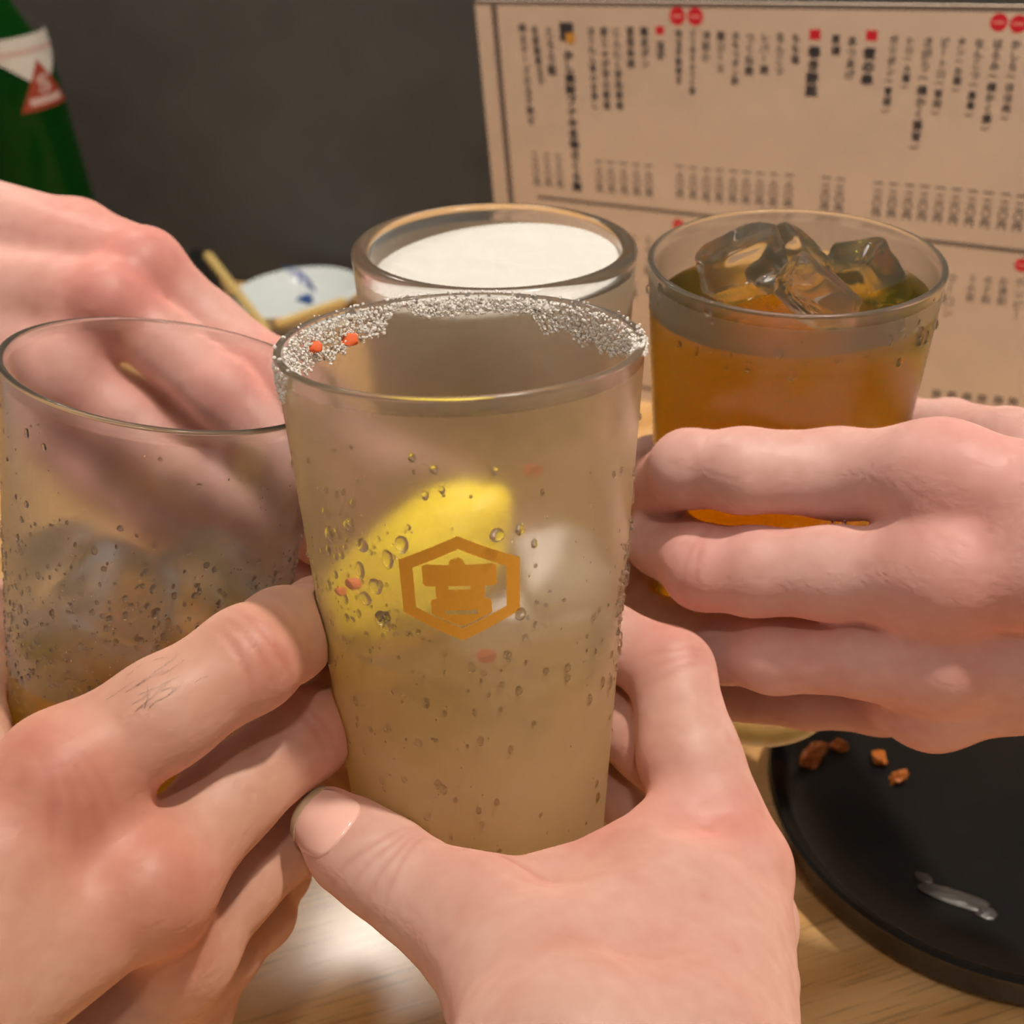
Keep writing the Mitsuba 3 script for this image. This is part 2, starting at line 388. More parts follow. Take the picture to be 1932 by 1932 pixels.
def keep_inside(g, v, gap=0.0005):
    """Points pressed back so that they stay within the inner wall."""
    q = v - g.C; h = q @ g.a; rad = q - h[:, None] * g.a; r = np.linalg.norm(rad, axis=1)
    lim = g.r(h) - g.t - gap
    return g.C + h[:, None] * g.a + rad * np.minimum(1, lim / np.maximum(r, 1e-9))[:, None]


def drops_mesh(g, rng, n, arange, hrange, size, off=0.0, density=None):
    """Small flattened water beads standing on the outer wall (or the inner wall with off < 0)."""
    base = trimesh.creation.icosphere(subdivisions=2)
    bv, bf = np.array(base.vertices), np.array(base.faces)
    vs, fs = [], []
    k = tries = 0
    while k < n and tries < n * 40:
        tries += 1
        a = rng.uniform(*arange); h = rng.uniform(*hrange)
        if density is not None and rng.random() > density(a, h):
            continue
        if g is front and ((((a - EMB[0]) * 0.00067) / 0.0145) ** 2 + ((h - EMB[1]) / 0.0145) ** 2) < 1:
            continue
        r0 = size * (0.35 + 1.3 * rng.random() ** 2.5)
        c = g.pt(np.array(a), np.array(h), g.r(h) + off)
        nrm = norm(math.cos(math.radians(a)) * g.e0 + math.sin(math.radians(a)) * g.e1) * (1 if off >= 0 else -1)
        tx = norm(np.cross(nrm, g.a)); ty = np.cross(nrm, tx)
        el = 1 + 0.8 * rng.random() ** 2
        v = bv * (1 + 0.25 * (meshkit.noise(bv * 1.5 + k * 3.3)[:, None] - 0.5))
        w = c + nrm * (v[:, 2:3] * r0 * 0.55 + r0 * 0.18) + tx * v[:, :1] * r0 + ty * v[:, 1:2] * r0 * el
        fs.append(bf + len(vs) * len(bv)); vs.append(w); k += 1
    return np.vstack(vs), np.vstack(fs)


# ---- lettering
_fonts = glob.glob('/opt/blender-*/*/datafiles/fonts/Noto Sans CJK Regular.woff2')
_gc = {}


def glyph(ch, n=40, stroke=0):
    if (ch, n, stroke) not in _gc:
        from PIL import Image, ImageDraw, ImageFont
        im = Image.new('L', (n, n))
        try:
            ft = ImageFont.truetype(_fonts[0], int(n * 0.92))
            ImageDraw.Draw(im).text((n / 2, n / 2), ch, 255, ft, anchor='mm', stroke_width=stroke)
        except Exception:
            ImageDraw.Draw(im).rectangle((n * 0.2, n * 0.45, n * 0.8, n * 0.55), fill=255)
        _gc[ch, n, stroke] = np.asarray(im) > 120
    return _gc[ch, n, stroke]


def runs(mask, maxlen=9999):
    """Cells of a mask as rectangles (x0, x1, y0, y1) in cells."""
    out = []
    for y in range(mask.shape[0]):
        on = np.diff(np.concatenate([[0], mask[y].astype(np.int8), [0]]))
        for a, b in zip(np.nonzero(on == 1)[0], np.nonzero(on == -1)[0]):
            while b - a > maxlen:
                out.append((a, a + maxlen, y, y + 1)); a += maxlen
            out.append((a, b, y, y + 1))
    return np.array(out, float).reshape(-1, 4)


def quads(rects, fn):
    """Flat quads from rectangles, each corner mapped by fn(x, y) -> 3-D."""
    r = np.asarray(rects, float)
    xs = np.stack([r[:, 0], r[:, 1], r[:, 1], r[:, 0]], 1); ys = np.stack([r[:, 2], r[:, 2], r[:, 3], r[:, 3]], 1)
    v = fn(xs.ravel(), ys.ravel())
    i = np.arange(len(r))[:, None] * 4
    return v, np.vstack([i + [0, 1, 2], i + [0, 2, 3]])


def emblem_mesh(g, px, py, w, hgt):
    """Hexagon ring with the character, wrapped on the outer wall."""
    ang0, h0, _ = g.surf(px, py)
    n = 130
    yy, xx = np.mgrid[0:n, 0:n]
    X, Y = (xx + 0.5) / n * 2 - 1, (yy + 0.5) / n * 2 - 1

    def hexa(sc):
        return (np.abs(X) < sc) & (np.abs(Y) < sc * (1 - 0.5 * np.abs(X) / sc))
    ring = hexa(0.99) & ~hexa(0.755)
    from scipy import ndimage as ndi
    gl = glyph('宮', 92, 4)
    ch = np.zeros((n, n), bool)
    o = (n - 92) // 2
    ch[o:o + 92, o:o + 92] = gl
    ch &= hexa(0.72)
    mask = ring | ch
    R0 = float(g.r(h0))

    def fn(x, y):
        a = ang0 + np.degrees((x / n - 0.5) * w / R0)
        h = h0 + (y / n - 0.5) * hgt
        return g.pt(a, h, g.r(h) + 0.00012)
    return quads(runs(mask, 10), fn)


def build_glass(g, level, frost, rimmat, label, drink_label, med, name, emblem=None):
    o, rim, side, topm = glass_meshes(g, level)
    t = thing('drinking_glass', label, 'glass')
    part(t, 'wall', o, frost, smooth=40)
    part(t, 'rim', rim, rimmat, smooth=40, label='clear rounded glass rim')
    if emblem:
        part(t, 'emblem', emblem_mesh(g, *emblem), 'm_emblem', smooth=False, label='orange hexagon emblem printed on the glass')
    d = thing('drink', drink_label, 'drink')
    part(d, 'body', side, 'm_' + name + '_side', smooth=40, interior=med)
    part(d, 'surface', topm, 'm_' + name + '_top', smooth=40, interior=med)
    return t, d


med = liquid_mats('sour', (16.0, 20.0, 34.0), (0.998, 0.83, 0.33))
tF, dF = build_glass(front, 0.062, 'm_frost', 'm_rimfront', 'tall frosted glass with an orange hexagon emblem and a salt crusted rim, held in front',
                     'cloudy pale lemon drink inside the frosted glass with the salted rim', med, 'sour', (868, 1112, 0.0262, 0.0262))
med = liquid_mats('tea', (4.5, 20.0, 120.0), (0.7, 0.4, 0.0))
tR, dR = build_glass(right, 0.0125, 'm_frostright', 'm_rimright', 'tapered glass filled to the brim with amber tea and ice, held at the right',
                     'amber brown iced tea filling the glass at the right', med, 'tea', (1462, 885, 0.0262, 0.0262))
med = liquid_mats('whisky', (14.0, 40.0, 130.0), (0.98, 0.72, 0.03))
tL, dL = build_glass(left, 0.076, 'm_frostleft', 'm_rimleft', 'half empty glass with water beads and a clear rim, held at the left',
                     'amber drink in the lower half of the left glass', med, 'whisky')

# beer glass: thick wall, beer below, foam on top
g = beer
lev, foamtop = 0.034, 0.0075
o, rim, side, topm = glass_meshes(g, lev, 0.006, foamtop)
tB = thing('drinking_glass', 'thick walled beer glass full of white foam, behind the salted glass', 'glass')
part(tB, 'wall', o, 'm_frostbeer', smooth=40)
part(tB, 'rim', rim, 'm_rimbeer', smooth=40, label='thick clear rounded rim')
med = liquid_mats('beer', (18.0, 24.0, 80.0), (0.985, 0.86, 0.12))
dB = thing('drink', 'golden beer under the foam in the thick walled glass', 'beer')
part(dB, 'body', side, 'm_beer_side', smooth=40, interior=med)
rin = float(g.r(foamtop)) - g.t
prof = [(0.0, lev, 1)] + [(float(g.r(h)) - g.t, h, 1) for h in np.linspace(lev, foamtop, 10)] + [(rin - 0.0010, foamtop - 0.0004, 1)]
for q in np.linspace(0.95, 0, 24):
    prof.append((rin * q, foamtop - 0.0004, 1))
fv, ff = g.lathe(prof, 192)
lowm = ((fv - g.C) @ g.a) < 0.02
bump = meshkit.fbm(fv * 160, 4, 3) - 0.5
fv = fv - g.a * (0.0026 * bump * lowm * (np.linalg.norm((fv - g.C) - ((fv - g.C) @ g.a)[:, None] * g.a, axis=1) < rin - 0.002))[:, None]
solo('beer_foam', (fv, ff), 'm_foam', 'thick white foam head filling the top of the beer glass', 'foam', smooth=60)

# ---- ice
ICE = [  # glass, px, py, depth, size, seed, material, label
    (1400, 500, .340, (.024, .020, .016), 3, 'm_ice', 'clear ice cube at the left of the tea surface'),
    (1500, 522, .352, (.024, .022, .024), 8, 'm_ice', 'tall pointed ice cube rising highest from the tea'),
    (1540, 560, .322, (.024, .020, .013), 12, 'm_ice', 'flat grey ice piece at the front of the tea surface'),
    (1630, 545, .345, (.026, .022, .018), 17, 'm_ice', 'round ice piece at the right of the tea surface'),
]
for px, py, d, sz, sd, mt, lb in ICE:
    solo('ice_cube', placed(rock(sz, sd, 3, 0.4, 0.25), P(px, py, d), rot(sd)), mt, lb, 'ice', smooth=25, group='ice cubes')
ICE2 = [
    (1060, 1100, .284, (.028, .022, .022), 21, 'whitish ice cube right of the emblem in the salted glass'),
    (1005, 1185, .279, (.040, .018, .020), 22, 'whitish ice piece below the emblem in the salted glass'),
    (400, 1110, .320, (.030, .028, .024), 25, 'ice cube at the upper right of the left glass'),
    (230, 1120, .310, (.030, .026, .026), 26, 'ice cube in the middle of the left glass'),
    (110, 1090, .325, (.026, .026, .024), 27, 'ice cube at the far left of the left glass'),
]
for px, py, d, sz, sd, lb in ICE2:
    me = placed(rock(sz, sd, 3, 0.5, 0.2), P(px, py, d), rot(sd)); me.vertices = keep_inside(front if sd < 25 else left, np.array(me.vertices))
    solo('ice_cube', me, 'm_icewet' if sd < 25 else 'm_ice', lb, 'ice', smooth=25, group='ice cubes')

# ---- lemon wedge in the front glass
import manifold3d as m3
lm = trimesh.creation.icosphere(subdivisions=4); lv = np.array(lm.vertices)
ax = norm(P(960, 940, .276) - P(625, 1250, .296))
zc = norm(P(800, 1090, .262) - P(800, 1090, .30))
ay = norm(np.cross(zc, ax)); az = np.cross(ax, ay)
LR = np.stack([ax, ay, az], 1)
full = m3.Manifold(m3.Mesh(lm.vertices.astype(np.float32), lm.faces.astype(np.uint32))).scale((0.036, 0.0165, 0.0185))
cut = full.trim_by_plane((0.0, 0.25, 0.97), 0.001)
inner = cut.scale((0.93, 0.88, 0.9)).translate((0, 0, -0.0006))
lem = thing('lemon_wedge', 'bright yellow lemon wedge floating inside the frosted salted glass', 'lemon')
lc = P(758, 1112, .2845)
for nm, mf, mt in (('peel', cut, 'm_lemonpeel'), ('flesh', inner, 'm_lemonflesh')):
    me = mf.to_mesh(); lv = np.array(me.vert_properties[:, :3], float); lv = lv * (1 + 0.22 * (meshkit.fbm(lv * 90 + 5, 3, 2) - 0.5))[:, None]
    v = keep_inside(front, lv @ LR.T + lc, 0.0004 if nm == 'peel' else 0.0012)
    part(lem, nm, (v, me.tri_verts), mt, smooth=40)

# ---- orange-red flakes
rng = np.random.default_rng(5)
FL = [(918, 1233, 0.0042, 'orange red flake below the hexagon emblem'), (1003, 884, 0.0036, 'reddish flake high on the right of the salted glass'), (672, 1097, 0.0034, 'round red flake left of the emblem'),
      (650, 1112, 0.0026, 'small red flake at the liquid line on the left of the salted glass')]
for px, py, sz, lb in FL:
    c = front.surf(px, py, -0.0024)[2]
    solo('pepper_flake', placed(rock((sz, sz * 0.75, 0.0012), int(px), 2, 0.7, 0.5), c, np.stack([RM[:, 0], -RM[:, 1], -RM[:, 2]], 1)), 'm_flake', lb, 'flake', group='flakes in the lemon drink')
for px, py, sz, lb in ((660, 640, 0.0042, 'red flake stuck under the salt at the back left of the rim'), (592, 655, 0.0040, 'orange flake under the salt at the far left of the rim')):
    c = front.surf(px, py, -0.0030, True)[2]
    solo('pepper_flake', placed(rock((sz, sz * 0.75, 0.0012), int(px), 2, 0.7, 0.5), c, np.stack([RM[:, 0], -RM[:, 1], -RM[:, 2]], 1)), 'm_flake', lb, 'flake', group='flakes in the lemon drink')

# ---- salt crust on the back of the rim
rng = np.random.default_rng(11)
vs, fs, nv = [], [], 0
cr = [trimesh.creation.icosphere(subdivisions=0), trimesh.creation.icosphere(subdivisions=1), trimesh.creation.box((1.4, 1.4, 1.4))]
for k in range(5200):
    a = rng.uniform(70, 300)                       # degrees from the viewer's side, through the back
    amp = np.interp(a, [70, 88, 96, 112, 146, 152, 196, 201, 205, 212, 250, 276, 290, 300], [.15, .6, .9, 1.1, 1.0, .6, .55, .25, .3, 1.0, 1.15, 1.1, .9, .2])
    amp *= 0.6 + 0.8 * meshkit.fbm(np.array([a * 0.14, 3.1, 0.5]), 3)
    h = rng.random() ** 0.75 * 0.0092 * amp - 0.0002
    inside = rng.random() < 0.72
    sz = rng.uniform(0.00018, 0.00050)
    rad = float(front.r(max(h, 0))) + (-front.t - sz * 0.5 - rng.random() * 0.0006 if inside else sz * 0.5)
    if h < 0.0009:
        if rng.random() < 0.75:
            continue
        rad = front.rt - front.t * rng.random(); h = -sz * 0.4
    b = cr[rng.integers(0, 3)]
    v = (np.array(b.vertices) * (0.7 + 0.6 * rng.random(3))) @ rot(k) * sz
    vs.append(v + front.pt(np.array(a), np.array(h), np.array(rad))); fs.append(np.array(b.faces) + nv); nv += len(v)
solo('salt_crust', (np.vstack(vs), np.vstack(fs)), 'm_salt', 'crust of coarse white salt along the back of the front glass rim', 'salt', smooth=False, kind='stuff')

# ---- condensation
rng = np.random.default_rng(21)
EMB = front.surf(868, 1112)[:2]                  # the printed emblem stays free of beads
den = lambda a, h: (0.25 + 0.75 * math.exp(-((h - 0.055) / 0.022) ** 2)) * (1.0 if abs(a + 20) < 35 else 0.45)
part(tF, 'water_beads', drops_mesh(front, rng, 46, (-50, 20), (0.030, 0.058), 0.0010), 'm_drop', smooth=True, kind='stuff')
part(tF, 'water_beads', drops_mesh(front, rng, 60, (62, 92), (0.045, 0.085), 0.0009), 'm_drop', smooth=True, kind='stuff')
vs, fs = [], []
bb = trimesh.creation.icosphere(subdivisions=1)
for k in range(170):
    a_, h_ = rng.normal(-2, 14), front.H - front.base - 0.002 - abs(rng.normal(0, 0.005))
    vs.append(np.array(bb.vertices) * rng.uniform(0.0003, 0.0008) + front.pt(np.array(a_), np.array(h_), front.r(h_) - front.t - 0.0011)); fs.append(np.array(bb.faces) + 42 * k)
scene['m_bubble'] = {'type': 'dielectric', 'int_ior': 1.0, 'ext_ior': 1.335}
part(dF, 'bubbles', (np.vstack(vs), np.vstack(fs)), 'm_bubble', smooth=True, kind='stuff', label='fine bubbles near the bottom of the drink')
part(tF, 'water_droplets', drops_mesh(front, rng, 330, (-85, 85), (0.012, 0.13), 0.0006, 0.0, den), 'm_drop', smooth=True, kind='stuff')
den = lambda a, h: 0.1 + math.exp(-((h - 0.065) / 0.022) ** 2)
part(tL, 'water_droplets', drops_mesh(left, rng, 1000, (-85, 85), (0.006, 0.10), 0.00055, 0.0, den), 'm_drop', smooth=True, kind='stuff')
part(tR, 'water_droplets', drops_mesh(right, rng, 40, (-80, 80), (0.002, 0.018), 0.0009), 'm_drop', smooth=True, kind='stuff')

# ------------------------------------------------------------------ menu board
MT = np.array([0.0095, 0.7246, 1.07 - 0.1074]); MR = np.array([0.2547, 0.5446, 1.07 - 0.1074])
MU = norm(MR - MT); MV = np.array([0, 0, -1.0]); MNn = np.cross(MU, MV)
if MNn.dot(EYE - MT) < 0:
    MNn = -MNn
MW, MH = 0.385, MT[2] - TABLE


def menu_uv(px, py):
    d = np.array([(px - 966) / F, (py - 966) / F, 1.0]) @ RM.T
    q = EYE + d * ((MT - EYE).dot(MNn) / d.dot(MNn)) - MT
    return q.dot(MU), q.dot(MV)


def menu_pt(u, v, off=0.00025):
    return MT + np.asarray(u)[..., None] * MU + np.asarray(v)[..., None] * MV + MNn * off


mn = thing('menu_board', 'beige Japanese menu board with columns of brush lettering and red marks', 'menu')
bd = trimesh.creation.box((MW, MH, 0.003)); M4 = np.eye(4); M4[:3, 0] = MU; M4[:3, 1] = MV; M4[:3, 2] = np.cross(MU, MV); M4[:3, 3] = MT + MU * MW / 2 + MV * MH / 2 - MNn * 0.0015
bd.apply_transform(M4)
part(mn, 'board', bd, 'm_paper', smooth=False)


def mrect(u0, u1, v0, v1):
    return quads([(u0, u1, v0, v1)], lambda x, y: menu_pt(x, y))


def strip(p, q, w):
    (u0, v0), (u1, v1) = p, q
    d = np.array([u1 - u0, v1 - v0]); d /= np.linalg.norm(d); nn = np.array([-d[1], d[0]]) * w / 2
    c = np.array([[u0, v0] + nn, [u1, v1] + nn, [u1, v1] - nn, [u0, v0] - nn])
    return menu_pt(c[:, 0], c[:, 1], 0.0002), np.array([[0, 1, 2], [0, 2, 3]])


ub, _ = menu_uv(935, 50)
vd = menu_uv(1400, 415)[1]
part(mn, 'border_line', strip((ub, 0.0), (ub, MH - 0.009), 0.0042), 'm_inkgrey', smooth=False)
part(mn, 'border_line', strip((0.0, 0.0012), (MW, 0.0012), 0.0026), 'm_inkgrey', smooth=False)
part(mn, 'border_line', strip((ub, MH - 0.010), (MW, MH - 0.010), 0.0026), 'm_inkgrey', smooth=False)
part(mn, 'divider_line', strip((ub + 0.02, vd), (MW, vd), 0.0022), 'm_inkgrey', smooth=False)


def column(x0, y0, x1, y1, text, name, mat='m_ink', stroke=1, wide=1.0):
    u0, v0 = menu_uv(x0, y0); u1, v1 = menu_uv(x1, y1)
    n = len(text); step = (v1 - v0) / n
    w = min(step, 0.0072) * wide
    rs = []
    for k, ch in enumerate(text):
        if ch in '()（）ー':
            gm = np.rot90(glyph(ch, 34, stroke), -1)
        else:
            gm = glyph(ch, 34, stroke)
        r = runs(gm)
        if len(r):
            cu = u0 + (u1 - u0) * (k + 0.5) / n
            r = r / 34.0
            r[:, :2] = cu + (r[:, :2] - 0.5) * w
            r[:, 2:] = v0 + step * k + (r[:, 2:] * 1.0) * step
            rs.append(r)
    part(mn, name, quads(np.vstack(rs), lambda x, y: menu_pt(x, y)), mat, smooth=False)


COLS = [
    (985, 42, 1003, 235, '明太チーズの玉子焼き', 0), (1008, 46, 1022, 160, '自家製煮玉子', 0), (1036, 46, 1043, 142, 'とろろ飯', 0),
    (1072, 92, 1090, 360, 'かし焼酎ブナキ名物さくら鍋', 1),
    (1115, 48, 1123, 205, 'ほうれん草のお浸し', 0), (1140, 48, 1146, 207, '新じゃが芋の煮串', 0), (1163, 48, 1170, 207, 'にんにく芽肉巻串', 0),
    (1189, 48, 1191, 128, '葱間串焼', 0), (1215, 48, 1219, 128, '鶏皮ポン', 0), (1246, 75, 1247, 113, '玉子', 1),
    (1281, 53, 1281, 158, '味玉半熟巻き', 0), (1308, 53, 1306, 178, 'ピリ辛きゅうり漬', 0), (1334, 55, 1331, 116, '冷奴小', 0), (1361, 56, 1359, 137, '豚ロース', 0), (1389, 57, 1387, 160, '白もつポン酢', 0),
    (1416, 58, 1413, 142, 'つくね焼', 0), (1444, 58, 1442, 140, 'レバー焼', 0), (1473, 58, 1470, 142, 'なんこつ', 0), (1503, 60, 1500, 120, 'もも塩', 0),
    (1538, 84, 1530, 182, '巻き野菜', 1), (1578, 62, 1577, 104, '厚揚', 0), (1609, 65, 1603, 150, 'あつあげ', 0), (1643, 87, 1635, 160, '煮の串', 1),
    (1688, 64, 1671, 218, 'ガツポン(胃袋)', 0), (1719, 66, 1707, 172, 'シロ(大腸)', 0), (1753, 66, 1725, 288, 'さがり(横かく膜背)', 0), (1785, 68, 1765, 222, 'ピートロ(首肉)', 0),
    (1816, 68, 1803, 178, 'タン(お頭)', 0), (1850, 70, 1828, 226, 'なんこつ(鼻骨)', 0), (1885, 70, 1858, 252, 'はらみ(横かく膜)', 0), (1919, 72, 1895, 232, 'かしら(ほほ肉)', 0),
    (1195, 436, 1193, 560, 'ハイボール濃', 2), (1226, 440, 1224, 520, 'レモン酎', 2),
    (1798, 512, 1787, 598, 'ウーロン', 2), (1836, 516, 1830, 568, 'うめ割', 2), (1866, 518, 1859, 572, 'ゆず割', 2), (1895, 520, 1889, 575, 'お湯割', 2), (1926, 520, 1918, 605, 'ホッピー', 2),
]
for x0, y0, x1, y1, tx, bold in COLS:
    column(x0, y0, x1, y1, tx, 'heading' if bold == 1 else 'dish_name', stroke=(1, 2, 0)[bold], wide=1.12 if bold == 1 else 1.0)
PR = [(1009, 283), (1031, 285), (1053, 287), (1129, 294), (1152, 296), (1176, 298), (1200, 300), (1224, 302), (1283, 303), (1308, 306), (1333, 309), (1358, 310), (1384, 312), (1409, 314), (1435, 316), (1461, 318), (1490, 320),
      (1560, 324), (1587, 327), (1659, 334), (1688, 336), (1718, 338), (1747, 340), (1777, 343), (1807, 346), (1838, 349), (1868, 352), (1900, 355), (1930, 358)]
for k, (x, y) in enumerate(PR):
    sl = (1317 - x) / 4000.0
    L = 68 + 0.012 * (x - 1000)
    column(x, y, x + sl * L, y + L, ('二八〇円', '一二〇円', '一八〇円')[0 if x < 1100 else 1 if x > 1540 else 2], 'price')
for k, (x, y) in enumerate([(1768, 733), (1797, 736), (1826, 739), (1854, 742), (1885, 745), (1913, 748)]):
    column(x, y, x - 6, y + 66, '四八〇円', 'price')
RS = [(1245, 57, 8), (1538, 65, 10), (1645, 67, 10)]
for x, y, hw in RS:
    u0, v0 = menu_uv(x - hw, y - hw); u1, v1 = menu_uv(x + hw, y + hw)
    part(mn, 'red_square', mrect(u0, u1, v0, v1), 'm_red', smooth=False, label='small red square heading mark')
u0, v0 = menu_uv(1055, 42); u1, v1 = menu_uv(1083, 78)
part(mn, 'icon', mrect(u0, u1, v0, v1), 'm_ink', smooth=False, label='black square icon')
um, vm_ = (u0 * 0.45 + u1 * 0.55), (v0 * 0.45 + v1 * 0.55)
part(mn, 'icon', quads([(um - 0.001, u1 + 0.0008, vm_, v1 + 0.001)], lambda x, y: menu_pt(x, y, 0.0004)), 'm_gold', smooth=False, label='orange corner of the icon')
th = np.linspace(0, 2 * np.pi, 33)[:-1]
for x, y, rr in ((1278, 30, 15), (1312, 31, 15), (1885, 42, 17), (1922, 45, 17), (1280, 425, 11), (1928, 500, 14)):
    u, v = menu_uv(x, y); u1, _ = menu_uv(x + rr, y); R0 = abs(u1 - u)
    vv = np.vstack([menu_pt(u + np.cos(th) * R0, v + np.sin(th) * R0), menu_pt(np.array([u]), np.array([v]))])
    i = np.arange(32)
    part(mn, 'red_dot', (vv, np.stack([i, (i + 1) % 32, i * 0 + 32], 1)), 'm_red', smooth=False, label='round red mark')
    part(mn, 'red_dot_band', quads([(u - R0 * 0.62, u + R0 * 0.62, v - R0 * 0.16, v + R0 * 0.16)], lambda x, y: menu_pt(x, y, 0.0004)), 'm_pink', smooth=False)

# ------------------------------------------------------------------ table ware behind and beside
def lathe_z(prof, c, n=96):
    m = trimesh.creation.revolve(np.array(prof, float), sections=n)
    m.apply_translation(c)
    return m


pc = on_z(1940, 1500, TABLE)                   # the black plate: centre found from its rim
pc = np.array([0.1745, 0.2945, TABLE])
bp = thing('plate', 'black round iron plate with raised rim at the lower right, with orange crumbs', 'plate')
part(bp, 'dish', lathe_z([(0, 0.002), (0.078, 0.002), (0.0845, 0.004), (0.0870, 0.016), (0.0885, 0.0195), (0.0872, 0.0212), (0.0855, 0.0200), (0.0835, 0.0165), (0.079, 0.0125), (0.06, 0.0112), (0.0, 0.0108)], pc), 'm_iron', smooth=50)
zf = TABLE + 0.0112
CR = [(1535, 1425, 0.0125, 'largest orange crumb at the edge of the black plate'), (1585, 1408, 0.007, 'dark orange crumb under the hand on the black plate'), (1660, 1430, 0.0075, 'yellow orange crumb in the upper middle of the black plate'), (1695, 1468, 0.0068, 'lone small orange crumb, lowest on the black plate')]
for i, (px, py, sz, lb) in enumerate(CR):
    c = on_z(px, py, zf + sz * 0.25)
    solo('crumb', placed(rock((sz, sz * 0.7, sz * 0.5), 40 + i, 4, 0.9, 0.9), c, rot(i)), 'm_crumb', lb, 'food', group='crumbs on the black plate')
for i, (px, py, qx, qy, w) in enumerate([(1725, 1650, 1760, 1665, 0.004), (1740, 1672, 1860, 1712, 0.006), (1840, 1715, 1878, 1728, 0.005)]):
    a, b = on_z(px, py, zf + 0.0004), on_z(qx, qy, zf + 0.0004)
    ln = np.linalg.norm(b - a); d = (b - a) / ln; e = np.array([-d[1], d[0], 0])
    part(bp, 'sauce_streak', placed(rock((ln, w, 0.0016), 70 + i, 3, 0.8, 0.5), (a + b) / 2, np.stack([d, e, [0, 0, 1.0]], 1)), 'm_residue', smooth=50)

wc = np.array([-0.153, 0.866, TABLE])
wp = thing('plate', 'small white porcelain plate with blue brush marks near the grey wall', 'plate')
Rw = 0.0525
part(wp, 'dish', lathe_z([(0, 0.003), (0.028, 0.003), (0.030, 0.0), (0.033, 0.0), (0.035, 0.005), (0.046, 0.015), (Rw, 0.022), (Rw, 0.0235), (0.044, 0.018), (0.033, 0.0085), (0, 0.0075)], wc), 'm_porcelain', smooth=50)


def on_dish(px, py, n=None):
    """Where the pixel's ray meets the inner face of the white plate (a shallow cone)."""
    d = np.array([(px - 966) / F, (py - 966) / F, 1.0]) @ RM.T
    ts = np.linspace(0.7, 1.4, 6000); q = EYE + ts[:, None] * d - wc
    rr = np.hypot(q[:, 0], q[:, 1]); z = np.interp(rr, [0, 0.033, 0.044, Rw], [0.0075, 0.0085, 0.018, 0.0235])
    i = np.nonzero(q[:, 2] <= z + 0.0006)[0]
    return EYE + ts[i[0]] * d if len(i) else None


def dish_blob(name, cx, cy, rx, ry, rotd, mat):
    ts = np.linspace(0, 2 * np.pi, 25)[:-1]; pts = []
    for q in (1.0, 0.5):
        for t in ts:
            k = 1 + 0.18 * math.sin(3 * t + cx) + 0.1 * math.sin(5 * t)
            x, y = rx * q * k * math.cos(t), ry * q * k * math.sin(t)
            ca, sa = math.cos(math.radians(rotd)), math.sin(math.radians(rotd))
            p = on_dish(cx + x * ca - y * sa, cy + x * sa + y * ca)
            pts.append(p if p is not None else pts[-1])
    pts.append(on_dish(cx, cy))
    i = np.arange(24); j = (i + 1) % 24
    f = np.vstack([np.stack([i, j, j + 24], 1), np.stack([i, j + 24, i + 24], 1), np.stack([i + 24, j + 24, i * 0 + 48], 1)])
    part(wp, name, (np.array(pts), f), mat, smooth=False)


def bar(name, a, b, r0, r1, mat, label, cat, group=None):
    d = norm(b - a); e = norm(np.cross(d, [0, 0, 1])); u = np.cross(e, d)
    vs = []
    for q, r in ((0, r0 * 0.8), (0.01, r0), (0.99, r1), (1, r1 * 0.8)):
        for t in range(8):
            an = math.pi / 8 + t * math.pi / 4
            vs.append(a + (b - a) * q + (e * math.cos(an) + u * math.sin(an)) * r)
    return solo(name, trimesh.convex.convex_hull(np.array(vs)), mat, label, cat, smooth=25, group=group)


# green bottle at the upper left
bx = P(28, 200, 0.86); bc = np.array([bx[0], bx[1], TABLE]); RB = 0.0370
bt = thing('bottle', 'dark green glass bottle with a white and red triangle label at the upper left', 'bottle')
prof_o = [(0, 0.004), (0.030, 0.002), (0.0335, 0.0), (RB, 0.004), (RB, 0.19), (0.034, 0.21), (0.020, 0.245), (0.0145, 0.27), (0.0138, 0.31), (0.0152, 0.312), (0.0152, 0.322), (0.0120, 0.323), (0.0110, 0.31), (0.0112, 0.27), (0.017, 0.244), (0.031, 0.209), (RB - 0.003, 0.19), (RB - 0.003, 0.008), (0, 0.010)]
scene['m_bottle'] = {'type': 'blendbsdf', 'weight': 0.25, 'a': {'type': 'dielectric', 'int_ior': 1.5, 'ext_ior': 1.0, 'specular_transmittance': rgb(0.25, 0.75, 0.22)}, 'b': {'type': 'twosided', 'c': {'type': 'diffuse', 'reflectance': rgb(0.008, 0.10, 0.012)}}}
part(bt, 'body', lathe_z(prof_o, bc), 'm_bottle', smooth=40)


def bottle_pt(px, py, off=0.0004):
    d = np.array([(px - 966) / F, (py - 966) / F, 1.0]) @ RM.T
    ts = np.linspace(0.5, 1.2, 8000); q = EYE + ts[:, None] * d - bc
    g_ = np.hypot(q[:, 0], q[:, 1]) - (RB + off)
    i = np.nonzero(g_ <= 0)[0]
    i = i[0] if len(i) else int(np.argmin(g_))
    x = q[i]
    return math.atan2(x[0], -x[1]), x[2]           # angle to the right of the viewer's side, height


